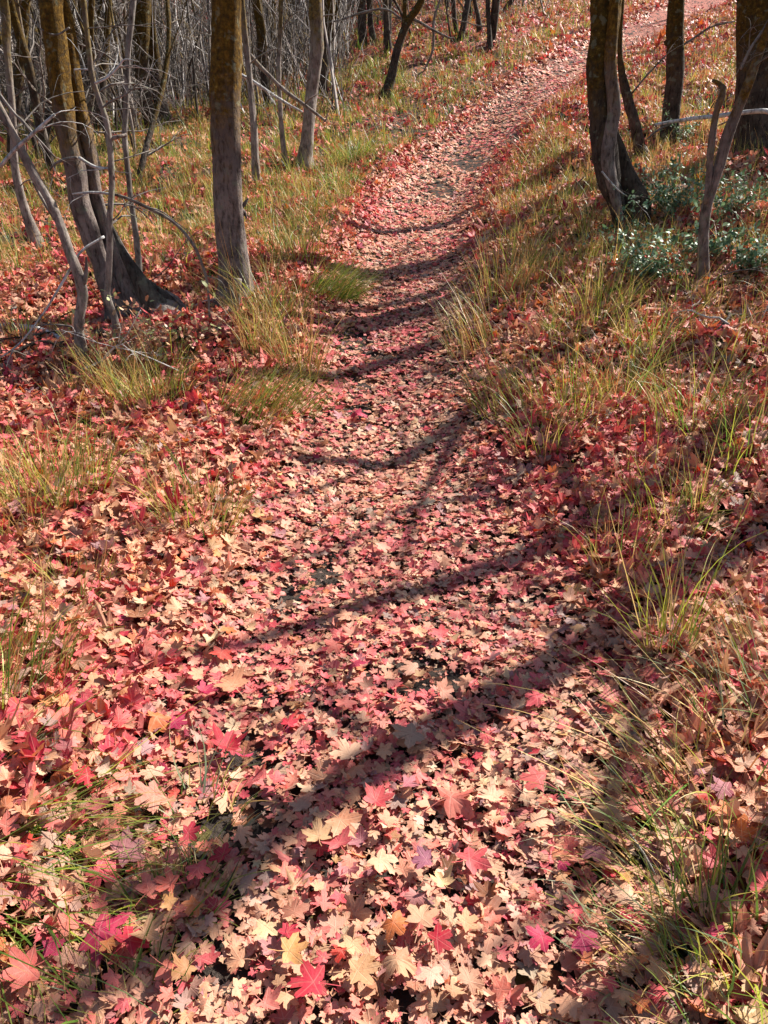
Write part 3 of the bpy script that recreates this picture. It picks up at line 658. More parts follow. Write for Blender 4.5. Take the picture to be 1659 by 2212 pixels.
for (y0, y1, dens) in [(.4,3.5,1500),(3.5,9,900)]:
    x, y = scatter(y0, y1, dens, rng); d = np.abs(path_d(x, y)); k = rng.random(len(x)) < np.exp(-(d/.5)**2); x, y = x[k], y[k]; n = len(x)
    nr = tnormal(x, y)+rng.normal(0,.25,(n,3)); nr /= np.linalg.norm(nr,axis=1,keepdims=True)
    c = PV[rng.choice(len(PK), n, p=palette(dict(tan=20,peach=16,salmon=16,brown=22,taupe=14,mauve=8,cream=4)))]*rng.normal(.9,.2,(n,1))
    add_leaves(litter, TL[0], np.stack([x,y,height(x,y)+rng.uniform(.002,.022,n)],-1), nr, rng.uniform(0,6.28,n), rng.uniform(.005,.013,n), np.full((n,1),1.5), np.clip(c,.01,.8), rng)
o = litter.build('leaf_litter', M_LEAF); tag(o, 'deep layer of fallen red, pink and tan maple leaves over path and banks', 'leaves', kind='stuff')

# ---- the leaves that show largest, each its own object
LEAFM = []
for k in range(24):
    m = MB(); r_ = np.random.default_rng(400+k)
    T = template(half, 2, True, .05, r_)
    add_leaves(m, T, np.zeros((1,3)), np.array([[0,0,1.]]), np.zeros(1), np.ones(1), np.array([[.45+.5*(k % 3)]]), np.ones((1,3)), r_)
    LEAFM.append(m.mesh('fallen_leaf', M_LEAF1))
def put_leaf(u, v, w, col, label, rng, group=None, lift=.055, tilt=.16):
    g = ground(u, v); t = g[1]/ray(u,v)[1]; s = w/F*t/1.62*rng.uniform(.84,.94)
    o = bpy.data.objects.new('fallen_leaf', LEAFM[rng.integers(24)]); scene.collection.objects.link(o)
    nr = tnormal(np.array([g[0]]), np.array([g[1]]))[0]+rng.normal(0, tilt, 3)*np.array([1,1,0]); nr /= np.linalg.norm(nr)
    if rng.random() < .15: nr = -nr
    a, b2, c = basis(nr[None], np.array([rng.uniform(0,6.28)]))
    from mathutils import Matrix
    M = Matrix((a[0], b2[0], c[0])).transposed()
    o.location = (g[0], g[1], g[2]+lift); o.rotation_euler = M.to_euler(); o.scale = (s, s, s)
    c = np.clip(np.array(PAL[col])*rng.normal(1,.06,3), 0, .85); o.color = (*c, 1)
    tag(o, label, 'leaf', group or 'fallen maple leaves on the litter'); return o
A = lambda x, y: (x*.3307, y*.3307+1481)
Bc = lambda x, y: (x*.3307+548.6, y*.3307+1481)
Cc = lambda x, y: (x*.3386+1097, y*.3386+1481)
NOTABLE = [
 (A,380,360,260,'salmon','large coral leaf with a long middle lobe near the left edge above the green grass'),
 (A,1490,500,230,'crimson','crimson leaf beside the small dark gap left of the path centre'),
 (A,1160,360,170,'magenta','hot pink leaf between an orange red leaf and the crimson one'),
 (A,1040,300,260,'orange','broad orange red leaf left of the hot pink one'),
 (A,670,220,150,'rose','bright pink leaf just below a big tan leaf'),
 (A,1350,130,160,'magenta','curled magenta leaf beside a huge peach leaf'),
 (A,1530,90,250,'peach','huge peach leaf with pink blush beside the curled magenta one'),
 (A,640,80,260,'tan','big tan leaf above the bright pink one'),
 (A,190,1180,260,'red','deep red leaf lying in the dark green grass at the left edge'),
 (A,210,1340,200,'taupe','pale shaded leaf with narrow lobes below the deep red one'),
 (A,370,1390,220,'taupe','greyish taupe leaf in shade right of the narrow lobed one'),
 (A,380,1000,140,'rose','small rosy leaf resting on the flattened green grass'),
 (A,550,1030,140,'rose','folded rosy leaf at the right end of the flattened grass'),
 (A,750,1060,120,'salmon','coral leaf striped by grass shadows right of the flattened grass'),
 (A,680,1330,300,'rose','wide salmon pink leaf below the shaded mauve one'),
 (A,830,1200,300,'mauve','large mauve leaf lying in the trunk shadow'),
 (A,480,1680,230,'salmon','salmon leaf left of the big magenta one near the bottom left'),
 (A,680,1720,330,'magenta','big magenta leaf with spread lobes near the bottom left'),
 (A,740,1830,130,'orange','round coral orange leaf under the big magenta one'),
 (A,870,1780,250,'crimson','crimson leaf right of the round coral orange one'),
 (A,970,1730,230,'tan','tan leaf right of the crimson one near the bottom left'),
 (A,1000,1470,250,'salmon','dusty salmon leaf left of the green tuft in shade'),
 (A,1140,1430,200,'red','red leaf touching the green tuft in shade'),
 (A,1310,1310,220,'rose','crimson pink leaf right above the green tuft in shade'),
 (A,360,1850,180,'magenta','magenta leaf at lower left below the salmon one'),
 (A,230,2000,330,'salmon','wide salmon leaf in the bottom left corner'),
 (A,1240,1800,170,'cream','pale beige leaf above a mustard one'),
 (A,1240,1990,200,'mustard','mustard tan leaf below the pale beige one'),
 (A,1120,1980,220,'salmon','coral leaf left of the mustard tan one'),
 (A,1020,680,200,'cream','pale pinkish beige leaf above the flattened grass, right of centre'),
 (A,1030,830,260,'peach','peach leaf right of the flattened grass tips'),
 (A,1260,870,120,'salmon','small coral leaf on a peach one left of the bare dark patch'),
 (Bc,230,350,150,'crimson','crimson pink leaf left of the deep shadow band'),
 (Bc,1030,430,300,'taupe','large pale taupe leaf with a slit in the deep shadow band'),
 (Bc,630,550,260,'cream','pale golden leaf at the edge of the deep shadow band'),
 (Bc,800,880,220,'rose','rounded salmon pink leaf with a raised fold near the middle'),
 (Bc,1280,850,340,'salmon','largest salmon leaf, long lobes, right of the rounded pink one'),
 (Bc,1400,830,140,'cream','small cream leaf on the largest salmon one'),
 (Bc,1550,840,220,'cream','pale yellow beige leaf right of the small cream one'),
 (Bc,270,720,120,'salmon','coral leaf in front of the shadow band, beside a crimson one'),
 (Bc,150,720,150,'rose','crimson pink leaf left of the coral one under the shadow band'),
 (Bc,570,990,260,'tan','tan leaf below the shadow band left of the rounded pink one'),
 (Bc,870,990,200,'peach','pale peach leaf directly below the rounded pink one'),
 (Bc,320,900,180,'taupe','grey taupe leaf inside the shadow band'),
 (Bc,560,1140,220,'rose','red leaf below the tan one, left of centre'),
 (Bc,430,1110,230,'tan','long tan leaf hanging below the shadow band'),
 (Bc,630,1260,140,'salmon','coral red leaf beside a narrow mustard one'),
 (Bc,540,1280,80,'mustard','narrow mustard leaf left of the coral red one'),
 (Bc,820,1270,260,'cream','beige sunlit leaf right of the coral red one'),
 (Bc,1120,1270,180,'mauve','pink mauve leaf right of the beige sunlit one'),
 (Bc,1400,1250,260,'rose','big coral red leaf right of the pink mauve one'),
 (Bc,1230,1420,160,'cream','bright cream leaf with sharp points below the pink mauve one'),
 (Bc,90,1690,200,'cream','pale pink almost white leaf left of the lower middle'),
 (Bc,270,1620,200,'brown','brown orange leaf right of the pale pink one'),
 (Bc,910,1690,230,'orange','brown orange leaf standing up at the lower middle'),
 (Bc,1090,1640,300,'tan','broad tan leaf right of the upright brown orange one'),
 (Bc,1190,1790,200,'crimson','crimson leaf below the broad tan one'),
 (Bc,240,1880,240,'gold','golden orange leaf near the bottom edge, left of middle'),
 (Bc,580,1870,150,'red','red coral leaf near the bottom middle'),
 (Bc,400,2080,330,'crimson','large raspberry leaf cut by the bottom edge'),
 (Bc,680,1990,280,'tan','sandy leaf right of the large raspberry one'),
 (Bc,930,1900,270,'tan','sandy speckled leaf at the bottom middle'),
 (Bc,1150,2020,200,'cream','cream leaf near the bottom edge, right of middle'),
 (Cc,180,170,150,'rose','coral red leaf right of the shadow band end'),
 (Cc,180,720,230,'crimson','raspberry red leaf at the right of the lower path'),
 (Cc,100,820,150,'cream','cream leaf below the raspberry red one'),
 (Cc,640,900,260,'tan','tan leaf striped by grass shadows at lower right'),
 (Cc,170,990,220,'cream','large cream beige leaf with blade shadows at lower right'),
 (Cc,780,880,160,'salmon','coral leaf beside the striped tan one'),
 (Cc,740,1490,220,'cream','pale beige leaf at the edge of the lower right grass'),
 (Cc,420,1550,120,'rose','coral red leaf left of the pale beige one'),
 (Cc,200,1740,200,'magenta','magenta red leaf near the bottom right of the path'),
 (Cc,450,1740,240,'magenta','dark magenta leaf right of the magenta red one'),
 (Cc,540,1180,200,'mauve','rosy mauve leaf at the lower right of the path'),
 (Cc,470,1880,110,'orange','small orange tan leaf below the dark magenta one'),
 (Cc,760,1620,160,'crimson','crimson leaf at the foot of the lower right grass'),
 (Cc,1400,920,250,'orange','wide orange leaf among the grass at the right edge'),
 (Cc,1270,1700,150,'magenta','magenta leaf caught in the lower right grass'),
]
rng = np.random.default_rng(77); taken = []
for f, x, y, w, c, lab in NOTABLE:
    u, v = f(x, y); put_leaf(u, v, w*(.3307 if f is not Cc else .3386), c, lab, rng, tilt=.10); taken.append((u, v, w*.2))
SPEC = [((768+64,578),22,'orange','small upright orange leaf standing alone on the sunken stretch of path'), ((733,862),34,'magenta','bright pink leaf left of the bare dark soil'), ((770,915),34,'magenta','bright pink leaf at the lower end of the bare dark soil'),
        ((1230,255),12,'orange','orange leaf beside the largest right tree'), ((1465,612),34,'red','bright red leaf at the foot of the leaning brown stem'), ((1580,500),34,'orange','orange leaf right of the leaning brown stem'), ((560,385),12,'red','red leaf by the foot of the slender pale trunk')]
for (p, w, c, lab) in SPEC: put_leaf(p[0], p[1], w*1.15, c, lab, rng, lift=.07, tilt=.5)
REFS = [(*A(1490,500),'the crimson leaf by the dark gap'),(*A(190,1180),'the deep red leaf in the grass'),(*A(830,1200),'the large shaded mauve leaf'),(*A(680,1720),'the big magenta leaf'),(*A(230,2000),'the wide salmon corner leaf'),
 (*A(1240,1990),'the mustard tan leaf'),(*A(1530,90),'the huge peach leaf'),(*A(380,360),'the coral leaf with the long lobe'),(*Bc(1030,430),'the large taupe leaf with a slit'),(*Bc(800,880),'the rounded pink leaf'),(*Bc(1280,850),'the largest salmon leaf'),
 (*Bc(1400,1250),'the big coral red leaf'),(*Bc(270,1620),'the brown orange leaf'),(*Bc(1090,1640),'the broad tan leaf'),(*Bc(400,2080),'the large raspberry leaf'),(*Bc(1150,2020),'the cream leaf near the bottom'),(*Cc(180,720),'the raspberry red leaf'),
 (*Cc(450,1740),'the dark magenta leaf'),(*Cc(640,900),'the leaf striped by grass shadows'),(*Cc(1400,920),'the wide orange leaf'),(*Cc(740,1490),'the pale leaf by the lower right grass'),(895,1462,'the bare soil patch in the path'),(705,1245,'the narrow bare soil patch'),
 (430,1135,'the green tuft left of the path'),(120,1070,'the dense tuft near the left edge'),(1442,1415,'the tall yellow green tuft'),(1175,965,'the low tuft on the right rim'),(150,1290,'the small tuft at left'),(30,1490,'the tall tuft at the left edge'),(1640,1530,'the wiry tuft at the right edge'),(540,900,'the drooping rim tuft'),(760,900,'the bare dark soil')]
n = 0; tries = 0
ADJ = dict(tan='tan',peach='peach',cream='cream',salmon='salmon',rose='rose red',crimson='crimson',magenta='magenta',red='deep red',orange='orange',gold='golden',brown='brown',taupe='taupe',mauve='mauve',mustard='mustard')
while n < 200 and tries < 4000:
    tries += 1; u, v = rng.uniform(0, 1659), 2212-1100*rng.random()**1.3
    if any((u-a)**2+((v-b_)*1.3)**2 < max(c_, 34)**2 for a, b_, c_ in taken): continue
    c = PK[rng.choice(len(PK), p=W_PATH if 500 < u < 1150 else W_OPEN)]
    w = rng.uniform(36, 68)*(.35+.65*(v/2212))
    zn = ('left side' if u < 550 else 'middle' if u < 1100 else 'right side'); vn = ('nearest the camera' if v > 1900 else 'in the near litter' if v > 1550 else 'a few steps ahead')
    near = min(REFS, key=lambda q: (q[0]-u)**2+(q[1]-v)**2); dx, dy = u-near[0], v-near[1]
    rel = ('right of' if dx > 0 else 'left of') if abs(dx) > 1.6*abs(dy) else ('below' if dy > 0 else 'above') if abs(dy) > 1.6*abs(dx) else ('below and ' if dy > 0 else 'above and ')+('right of' if dx > 0 else 'left of')
    far = '' if math.hypot(dx, dy) < 110 else 'well '
    put_leaf(u, v, w, c, '%s %s leaf %s%s %s' % ('large' if w > 46 else 'small', ADJ[c], far, rel, near[2]), rng, lift=.045, tilt=.26); taken.append((u, v, 36)); n += 1

# ------------------------------------------------------------ grass
GC = dict(green=(.12,.24,.03), lime=(.42,.46,.05), olive=(.30,.29,.06), straw=(.66,.45,.17), tan=(.54,.31,.11), rust=(.42,.15,.05), grey=(.26,.33,.19), dark=(.04,.09,.015))
GK = list(GC); GV = np.array([GC[k] for k in GK])
def gpal(w): w = np.array([w.get(k,0) for k in GK], float); return w/w.sum()
def add_blades(mb, pos, h, yaw, phi0, kap, w, col, rng, seg=5, tipcol=None):
    n = len(pos); s = np.linspace(0, 1, seg+1); ds = 1/seg
    ph = phi0[:,None]+kap[:,None]*s[None,:-1]
    r = np.concatenate([np.zeros((n,1)), np.cumsum(np.sin(ph)*ds, 1)], 1)*h[:,None]; z = np.concatenate([np.zeros((n,1)), np.cumsum(np.cos(ph)*ds, 1)], 1)*h[:,None]
    yw = yaw[:,None]+rng.normal(0,.35,(n,1))*s[None]
    c = np.stack([pos[:,0:1]+r*np.cos(yw), pos[:,1:2]+r*np.sin(yw), np.maximum(pos[:,2:3]+z, pos[:,2:3]+.004)], -1)
    tw = yaw+np.pi/2+rng.normal(0,.6,n); side = np.stack([np.cos(tw), np.sin(tw), rng.normal(0,.25,n)], -1)[:,None]
    ww = (w[:,None]*np.maximum(1-s[None]**1.6, .06))[...,None]
    V = np.stack([c-side*ww*.5, c+side*ww*.5], 2).reshape(n, -1, 3)
    k = np.arange(seg)*2; Q = np.stack([k, k+1, k+3, k+2], -1); m = 2*(seg+1)
    Fq = (Q[None]+(np.arange(n)*m)[:,None,None]).reshape(-1,4)
    C = col[:,None]*np.ones((1,m,1))
    if tipcol is not None:
        g = np.repeat(s**2, 2)[None,:,None]; C = C*(1-g*.45)+tipcol[:,None]*g*.45
    mb.add(V, Fq, C)
P_TUFT = gpal(dict(green=30,lime=16,olive=20,straw=14,tan=10,rust=4,dark=8)); P_DRY = gpal(dict(green=8,lime=8,olive=14,straw=26,tan=26,rust=14,grey=2)); P_MEAD = gpal(dict(green=38,lime=14,olive=24,straw=8,tan=8,rust=5,dark=8))
P_LUSH = gpal(dict(green=46,lime=12,olive=14,dark=18,grey=5,straw=5)); P_GREY = gpal(dict(grey=40,green=25,olive=15,straw=12,tan=8)); P_LIME = gpal(dict(lime=42,green=16,straw=24,olive=8,tan=10))
def tuft(u, v, hpx, n, spread, pal, label, lean=None, flat=0.0, seed=0, w=.0043):
    rng = np.random.default_rng(900+seed); g = ground(u, v); t = g[1]/ray(u,v)[1]; H = hpx*t/F
    root = empty('grass_tuft', tuple(g)); tag(root, label, 'grass tuft')
    for nm, nn, hh, pp in (('blades', n, 1.0, pal), ('dry_blades', n//3, .75, P_DRY)):
        r = spread*np.sqrt(rng.random(nn))*.35; a = rng.uniform(0, 6.28, nn); px = r*np.cos(a); py = r*np.sin(a)
        pos = np.stack([px, py, height(g[0]+px, g[1]+py)-g[2]-.01], -1)
        yaw = a+rng.normal(0,.7,nn) if lean is None else np.full(nn, lean)+rng.normal(0,.45,nn)
        h = H*hh*np.clip(rng.normal(.85,.28,nn), .25, 1.6)
        phi0 = np.abs(rng.normal(.18,.16,nn))+flat*rng.uniform(.8,1.15,nn); kap = np.abs(rng.normal(.75,.55,nn))*(1-.6*min(flat,1))
        col = GV[rng.choice(len(GK), nn, p=pp)]*rng.normal(1,.15,(nn,1)); tip = GV[rng.choice(len(GK), nn, p=P_DRY)]

        m = MB(); add_blades(m, pos, h, yaw, phi0, kap, w*rng.uniform(.6,1.5,nn)*(1 if t < 5 else t/5), np.clip(col,.01,.8), rng, 6, tip); m.build(nm, M_GRASS, root, smooth=True)
TUFTS = [
 (1442,1415,330,40,.22,P_LIME,'tall yellow green tuft standing alone on the right of the path',None,0),(1335,1240,230,26,.3,P_DRY,'thin straw coloured stalks up and left of the tall yellow green tuft',None,0),
 (1450,1130,230,40,.5,P_TUFT,'loose green tuft above the tall yellow green one',None,.1),(1175,965,150,60,.5,P_TUFT,'low green tuft on the right rim of the path below the arching blades',None,.1),
 (1095,885,170,70,.6,P_TUFT,'arching green blades hanging over the right rim of the path',2.9,.2),(1240,900,190,60,.6,P_LIME,'yellow green tuft on the right bank behind the low rim tuft',None,.1),
 (1345,880,210,60,.6,P_TUFT,'green tuft in the middle of the right bank',None,.1),(1500,920,230,60,.6,P_TUFT,'dark green tuft on the right bank near the edge',None,.15),(1615,980,260,60,.7,P_LUSH,'shaded green tuft at the right edge halfway up',None,.15),
 (1640,1530,240,50,.5,P_GREY,'grey green wiry tuft at the right edge below the halfway tuft',2.7,.25),(1655,1420,190,40,.4,P_DRY,'dry pale tuft cut by the right edge',2.6,.2),
 (1590,2090,300,110,.5,P_LUSH,'lush green tuft in the bottom right corner',None,.15),(1500,2150,200,60,.5,P_GREY,'grey green tuft left of the lush one in the bottom right corner',2.9,.5),
 (1480,1640,340,28,.4,P_TUFT,'long green blades sweeping left over the leaves at lower right',2.85,.75),(1430,1810,300,40,.5,P_TUFT,'trailing green blades below the long sweeping ones',2.6,.8),(1590,1720,260,50,.5,P_DRY,'dry mixed tuft by the right edge beside the sweeping blades',None,.3),
 (1540,1900,240,50,.5,P_TUFT,'green and straw tuft above the lush corner tuft',None,.4),(1390,2010,190,50,.4,P_GREY,'thin dark tuft lying over shaded leaves at lower right',2.9,.8),
 (430,1135,170,90,.5,P_TUFT,'green tuft in the leaves left of the path, halfway up the picture',None,.1),(120,1070,210,110,.7,P_TUFT,'dense green and straw tuft near the left edge, halfway up',None,.1),(40,1130,190,70,.6,P_DRY,'dry orange tinged tuft cut by the left edge',None,.1),
 (150,1290,120,50,.4,P_TUFT,'small tuft left, below the dense green and straw one',None,.2),(30,1490,240,90,.5,P_TUFT,'tall green tuft at the left edge below the halfway line',.6,.1),(-30,1640,260,40,.3,P_GREY,'pale blades reaching in from the left edge above the flattened grass',.3,.9),
 (-20,1850,380,190,.35,P_LUSH,'bundle of flattened bright green grass reaching right from the left edge',.22,1.25),(120,1870,150,120,.5,P_LUSH,'dark green tuft under the deep red leaf',-.4,.8),(385,1970,130,110,.3,P_LUSH,'small green tuft in shade left of the path',None,.4),
 (415,1800,160,60,.35,P_GREY,'wispy grey green tuft left of the bare dark patch',None,.3),(-20,2010,330,80,.3,P_LUSH,'green blades slanting down from the left edge near the bottom',-.35,1.15),(255,2190,150,60,.35,P_LUSH,'small green tuft near the bottom edge at left',None,.5),
 (330,880,150,120,.6,P_TUFT,'tuft on the left rim below the leaning twin trunks',None,.1),(250,850,140,70,.5,P_DRY,'dry tuft left of the left rim tuft',None,.1),(540,900,150,150,.6,P_TUFT,'drooping green tuft on the left rim near the path',.2,.35),(620,880,130,90,.5,P_LUSH,'drooping green tuft at the very lip of the path on the left',-.1,.5),
 (560,760,200,60,.4,P_DRY,'tall straw tuft beside the foot of the thick straight trunk',None,0),(650,800,160,90,.5,P_DRY,'straw tuft between the thick trunk and the path',None,.15),(600,690,150,90,.6,P_TUFT,'green tuft right of the foot of the thick straight trunk',None,.2),
 (700,640,120,160,.5,P_LUSH,'bright green clump leaning over the left rim of the sunken path',-.2,.5),(745,640,90,100,.4,P_LUSH,'smaller green clump just right of the leaning clump on the path rim',-.3,.5),
 (760,345,60,150,.8,P_LUSH,'bright green clump right of the stout pale trunk',None,.5),(740,400,50,110,.7,P_LUSH,'pale green clump just below the bright one by the upper path',None,.5),(640,560,120,90,.7,P_MEAD,'mixed tuft between the slender trunks and the path',None,.1),
 (1020,760,170,60,.5,P_DRY,'straw tuft on the right rim of the sunken path',2.8,.2),(1090,640,170,70,.6,P_DRY,'tall straw tuft on the right bank opposite the thick trunk',None,0),(1290,700,170,60,.6,P_LIME,'yellow blades left of the small leaved shrub',None,0),(1400,760,180,50,.6,P_LIME,'yellow green tuft below the small leaved shrub',None,.05),
]
for i, (u, v, h, n, sp, pal, lab, lean, flat) in enumerate(TUFTS): tuft(u, v, h, int(n*(.95 if v > 1600 and u < 800 else 1.9 if u < 800 else 1.2 if v > 1500 else 1.5)), sp, pal, lab, lean, flat, seed=i)

gm = MB(); rng = np.random.default_rng(31)
for (y0, y1, dens, wd) in [(.6,3.0,200,.0030),(3.0,6.0,1000,.0036),(6.0,9.0,1400,.0046),(9.0,13,1100,.0060),(13,20,480,.0095),(20,34,150,.015)]:
    x, y = scatter(y0, y1, dens, rng); d = path_d(x, y); ad = np.abs(d)
    cl = vnoise(x*1.7+40, y*1.7+13); cl2 = vnoise(x*4.5+4, y*4.5+31)
    far = sstep(5.8, 8, y); left = d < 0
    p = sstep(.64, 1.15, ad)*np.where(left, .10+.75*far, .30+.45*sstep(3.5,6,y))
    p *= sstep(.25,.62,cl)*.75+.25*(y>6)
    p *= .25+.75*sstep(.35,.65,cl2)
    p *= np.where((y < 3), .5*sstep(1.0,1.6,ad), 1)
    p *= np.where(~left & (x > 2.4) & (y > 6) , .5, 1)
    k = rng.random(len(x)) < p*1.3; x, y, d, left, far = x[k], y[k], d[k], left[k], far[k]; n = len(x)
    h = np.clip(rng.normal(.19,.08,n), .05, .45)*np.where(left, .95, 1.05)*(1-.2*(y<3)); h = np.where(rng.random(n) < .06, h*1.9, h)
    phi0 = np.abs(rng.normal(.25,.25,n)); kap = np.abs(rng.normal(.8,.6,n))
    dry = rng.random(n) < np.where(left, .25, .50)
    c = GV[np.where(dry, rng.choice(len(GK), n, p=P_DRY), rng.choice(len(GK), n, p=P_MEAD))]*rng.normal(1,.18,(n,1))
    tip = GV[rng.choice(len(GK), n, p=P_DRY)]
    add_blades(gm, np.stack([x,y,height(x,y)-.01],-1), h, rng.uniform(0,6.28,n), phi0, kap, wd*rng.uniform(.6,1.4,n), np.clip(c,.01,.8), rng, 4 if y0 < 9 else 3, tip)
for (y0, y1, dens, per, wd) in [(2.6,5,6.0,34,.0036),(5,8,7,36,.0046),(8,12,6,30,.0062),(12,19,2.8,24,.010),(19,32,.8,20,.016)]:
    x, y = scatter(y0, y1, dens, rng); d = path_d(x, y); left = d < 0
    k = (np.abs(d) > np.where(left, .85, .88)+.2*sstep(10, 18, y)) & (rng.random(len(x)) < np.where(left, .35+.65*sstep(6,7.5,y), .85)); x, y, left = x[k], y[k], left[k]; n = len(x)
    sz = rng.uniform(.6, 1.35, n); tone = rng.random(n)
    cx = np.repeat(x, per); cy = np.repeat(y, per); S = np.repeat(sz, per); tn = np.repeat(tone, per); lf = np.repeat(left, per); m_ = len(cx)
    a = rng.uniform(0, 6.28, m_); r = np.abs(rng.normal(0, .045, m_))*S*(1+y0/12); bx = cx+r*np.cos(a); by = cy+r*np.sin(a)
    c = np.where((tn < np.where(lf, .72, .5))[:,None], GV[rng.choice(len(GK), m_, p=P_TUFT)], GV[rng.choice(len(GK), m_, p=P_DRY)])*rng.normal(1,.15,(m_,1))
    add_blades(gm, np.stack([bx,by,height(bx,by)-.01],-1), np.clip(rng.normal(.25,.08,m_),.08,.5)*S, a+rng.normal(0,.6,m_), np.abs(rng.normal(.15,.18,m_)), np.abs(rng.normal(.9,.6,m_)), wd*rng.uniform(.6,1.4,m_), np.clip(c,.01,.8), rng, 5 if y0 < 9 else 3, GV[rng.choice(len(GK), m_, p=P_DRY)])
o = gm.build('meadow_grass', M_GRASS); tag(o, 'thin green and straw coloured grass growing through the leaves on both banks', 'grass', kind='stuff')

# ------------------------------------------------------------ small shrubs
def shrub(u, v, hpx, wpx, n, cols, label, seed, name='shrub', leaf=.011, cat='shrub', up=.5, group=None):
    rng = np.random.default_rng(1200+seed); g = ground(u, v); t = g[1]/ray(u,v)[1]; H = hpx*t/F; Wd = wpx*t/F*.5
    n = int(n*2.4); H *= 1.45; root = empty(name, tuple(g)); tag(root, label, cat, group)
    sm = MB(); lp = []; ld = []
    for k in range(max(6, n//28)):
        a = rng.uniform(0, 6.28); d = np.array([math.cos(a)*Wd, math.sin(a)*Wd*.8, H*rng.uniform(.5,1.1)])
        P, Q = limb_line(rng.normal(0,.03,3)*np.array([1,1,0]), d, np.linalg.norm(d)*rng.uniform(.6,1.1), .0028, rng, 7, .22, .25)
        tube(sm, P, Q, 4)
        for j in range(2, 8):
            for _ in range(max(1, int(n/max(6, n//28)/6))): lp.append(P[j]+rng.normal(0,.018,3)); ld.append(P[j]-P[j-1])
    sm.build('stems', M_TWIG, root)
    lp = np.array(lp); m_ = len(lp); lp[:,2] = np.maximum(lp[:,2], .01)
    a = np.radians(np.arange(0, 360, 60)); V2 = np.concatenate([[[0,0]], np.stack([np.sin(a)*.55, np.cos(a)+.9], -1)]); V2[0] = (0, .9)
    Fc = np.array([[0, 1+(i+1) % 6, 1+i] for i in range(6)])
    nr = rng.normal(0,.7,(m_,3))+np.array([0,0,1]); nr /= np.linalg.norm(nr,axis=1,keepdims=True)
    fm = MB(); cc = np.array(cols)[rng.integers(0, len(cols), m_)]*rng.normal(1,.18,(m_,1))
    add_leaves(fm, (V2, Fc), lp, nr, rng.uniform(0,6.28,m_), leaf*rng.uniform(.6,1.3,m_), np.full((m_,1),.6), np.clip(cc,.01,.8), rng)
    fm.build('foliage', M_SHRUB, root)
EV = [(.10,.18,.08),(.17,.28,.14),(.30,.42,.27),(.07,.13,.06)]; DRY = [(.50,.30,.16),(.42,.22,.12),(.46,.16,.10),(.30,.32,.12)]
for i, (u, v, h, w, n, lab) in enumerate([
  (1440,470,110,190,520,'dense small leaved evergreen shrub between the largest right tree and the leaning brown stem'),(1400,610,90,150,330,'evergreen shrub trailing down the bank below the dense one'),
  (1460,310,60,90,220,'low evergreen shrub at the foot of the straight dark trunk'),(1590,470,90,130,260,'evergreen shrub in shade right of the leaning brown stem'),(1620,590,80,120,220,'small evergreen shrub at the right edge below the massive trunk'),
  (1350,540,60,90,120,'sparse evergreen sprigs just under the largest right tree'),(1520,560,70,120,260,'evergreen sprigs round the foot of the leaning brown stem')]):
    shrub(u, v, h, w, n, EV, lab, i, 'evergreen_shrub', .020)
for i, (u, v, h, w, n, lab) in enumerate([
  (345,800,150,110,120,'twiggy plant with dry tan leaves in front of the mossy leaning base'),(405,770,120,90,90,'dry leaved twiggy plant right of the mossy leaning base'),(215,800,110,90,80,'dry leaved twiggy plant by the slanting stem'),(280,810,110,80,80,'reddish twiggy plant between two dry leaved ones')]):
    shrub(u, v, h, w, n, DRY, lab, 30+i, 'dry_shrub', .019)

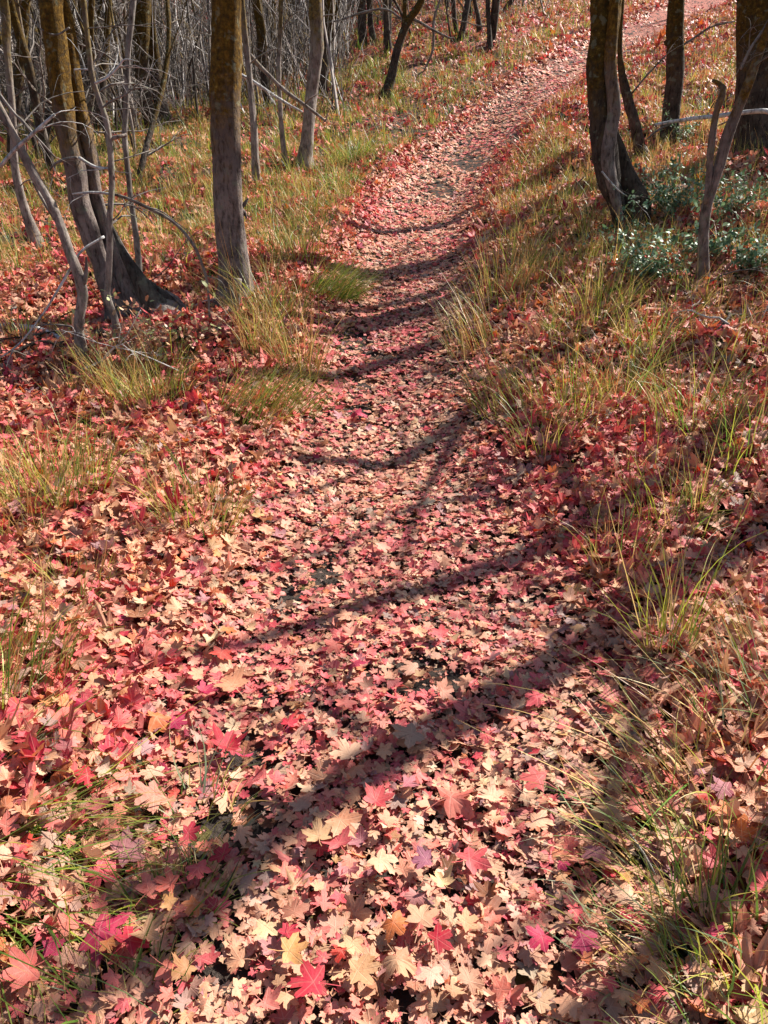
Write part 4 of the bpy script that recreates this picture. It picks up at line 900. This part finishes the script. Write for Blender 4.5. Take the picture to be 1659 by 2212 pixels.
# ------------------------------------------------------------ fallen wood
def stick(name, label, pts, mat, seed, lift=.03, cat='branch'):
    W = []; Rr = []
    for (u, v, w, up) in pts:
        g = ground(u, v); t = g[1]/ray(u,v)[1]; W.append(g+np.array([0,0,lift+up])); Rr.append(w*.5*t/F)
    O = W[0].copy(); m = MB(); tube(m, np.array(W)-O, np.array(Rr), 8, seg=len(W)*6, rough=.25, seed=seed)
    o = m.build(name, mat); o.location = tuple(O); tag(o, label, cat)
stick('fallen_log', 'weathered log lying at the left edge, bleached upper side', [(-60,725,18,.02),(0,722,17,.02),(73,726,16,.02),(127,742,14,.01),(170,752,8,0)], M_DEAD, 1, cat='log')
stick('fallen_log', 'dark rotten log under the crooked grey stem', [(120,760,16,0),(180,745,18,.01),(240,728,16,.02),(300,712,12,.0),(330,700,8,0)], M_BARKD, 2, cat='log')
stick('fallen_branch', 'dark fallen branch sloping to the left edge below the bleached log', [(-20,800,9,.0),(40,780,9,.03),(90,765,8,.05),(150,770,7,.02)], M_BARKD, 3)
stick('fallen_branch', 'thin dark fallen branch in front of the mossy base', [(330,770,8,.0),(380,752,8,.03),(430,748,7,.03),(460,745,4,.0)], M_BARKD, 4)
stick('fallen_branch', 'small bare twig on the leaves at the lower right', [(1355,1835,5,.01),(1372,1860,5,.02),(1395,1900,5,.015),(1410,1915,4,.0)], M_TWIG, 5)
stick('fallen_branch', 'dark twig at the right below the small evergreen shrub', [(1640,690,6,.0),(1600,700,7,.03),(1560,720,6,.03),(1520,760,4,0)], M_BARKD, 6)
rngs = np.random.default_rng(88)
for k in range(34):
    lf = k < 22; u, v = (rngs.uniform(-30, 420), rngs.uniform(640, 850)) if lf else (rngs.uniform(1200, 1650), rngs.uniform(380, 720))
    g = ground(u, v); m = MB(); a = rngs.uniform(0, 6.28)
    branch_mesh(m, np.array([0,0,.05]), (math.cos(a), math.sin(a), rngs.uniform(.0,.45)), rngs.uniform(.35,1.0), rngs.uniform(.004,.012), rngs, 2, .15, sides=5, nsub=3)
    o = m.build('fallen_branch', [M_TWIG, M_BARKD, M_DEAD][k % 3]); o.location = tuple(g)
    tag(o, '%s dead forked stick lying %s' % (['grey','dark','bleached'][k % 3], 'under the crooked stems at left' if lf else 'under the trees on the right bank'), 'branch', 'dead sticks lying under the trees')
W = [px2w(498, 690, ground(505,690)[1])[0], px2w(508, 650, ground(505,690)[1])[0], px2w(514, 602, ground(505,690)[1])[0]]
st = empty('tree_stump', tuple(ground(505,690))); tag(st, 'grey sawn off stub in front of the thick straight trunk', 'stump')
m = MB(); O = np.array(st.location); t = ground(505,690)[1]/ray(505,690)[1]; tube(m, np.array(W)-O, np.array([11,10,9])*t/F, 10, seg=10, rough=.15); m.build('wood', M_PALE, st)
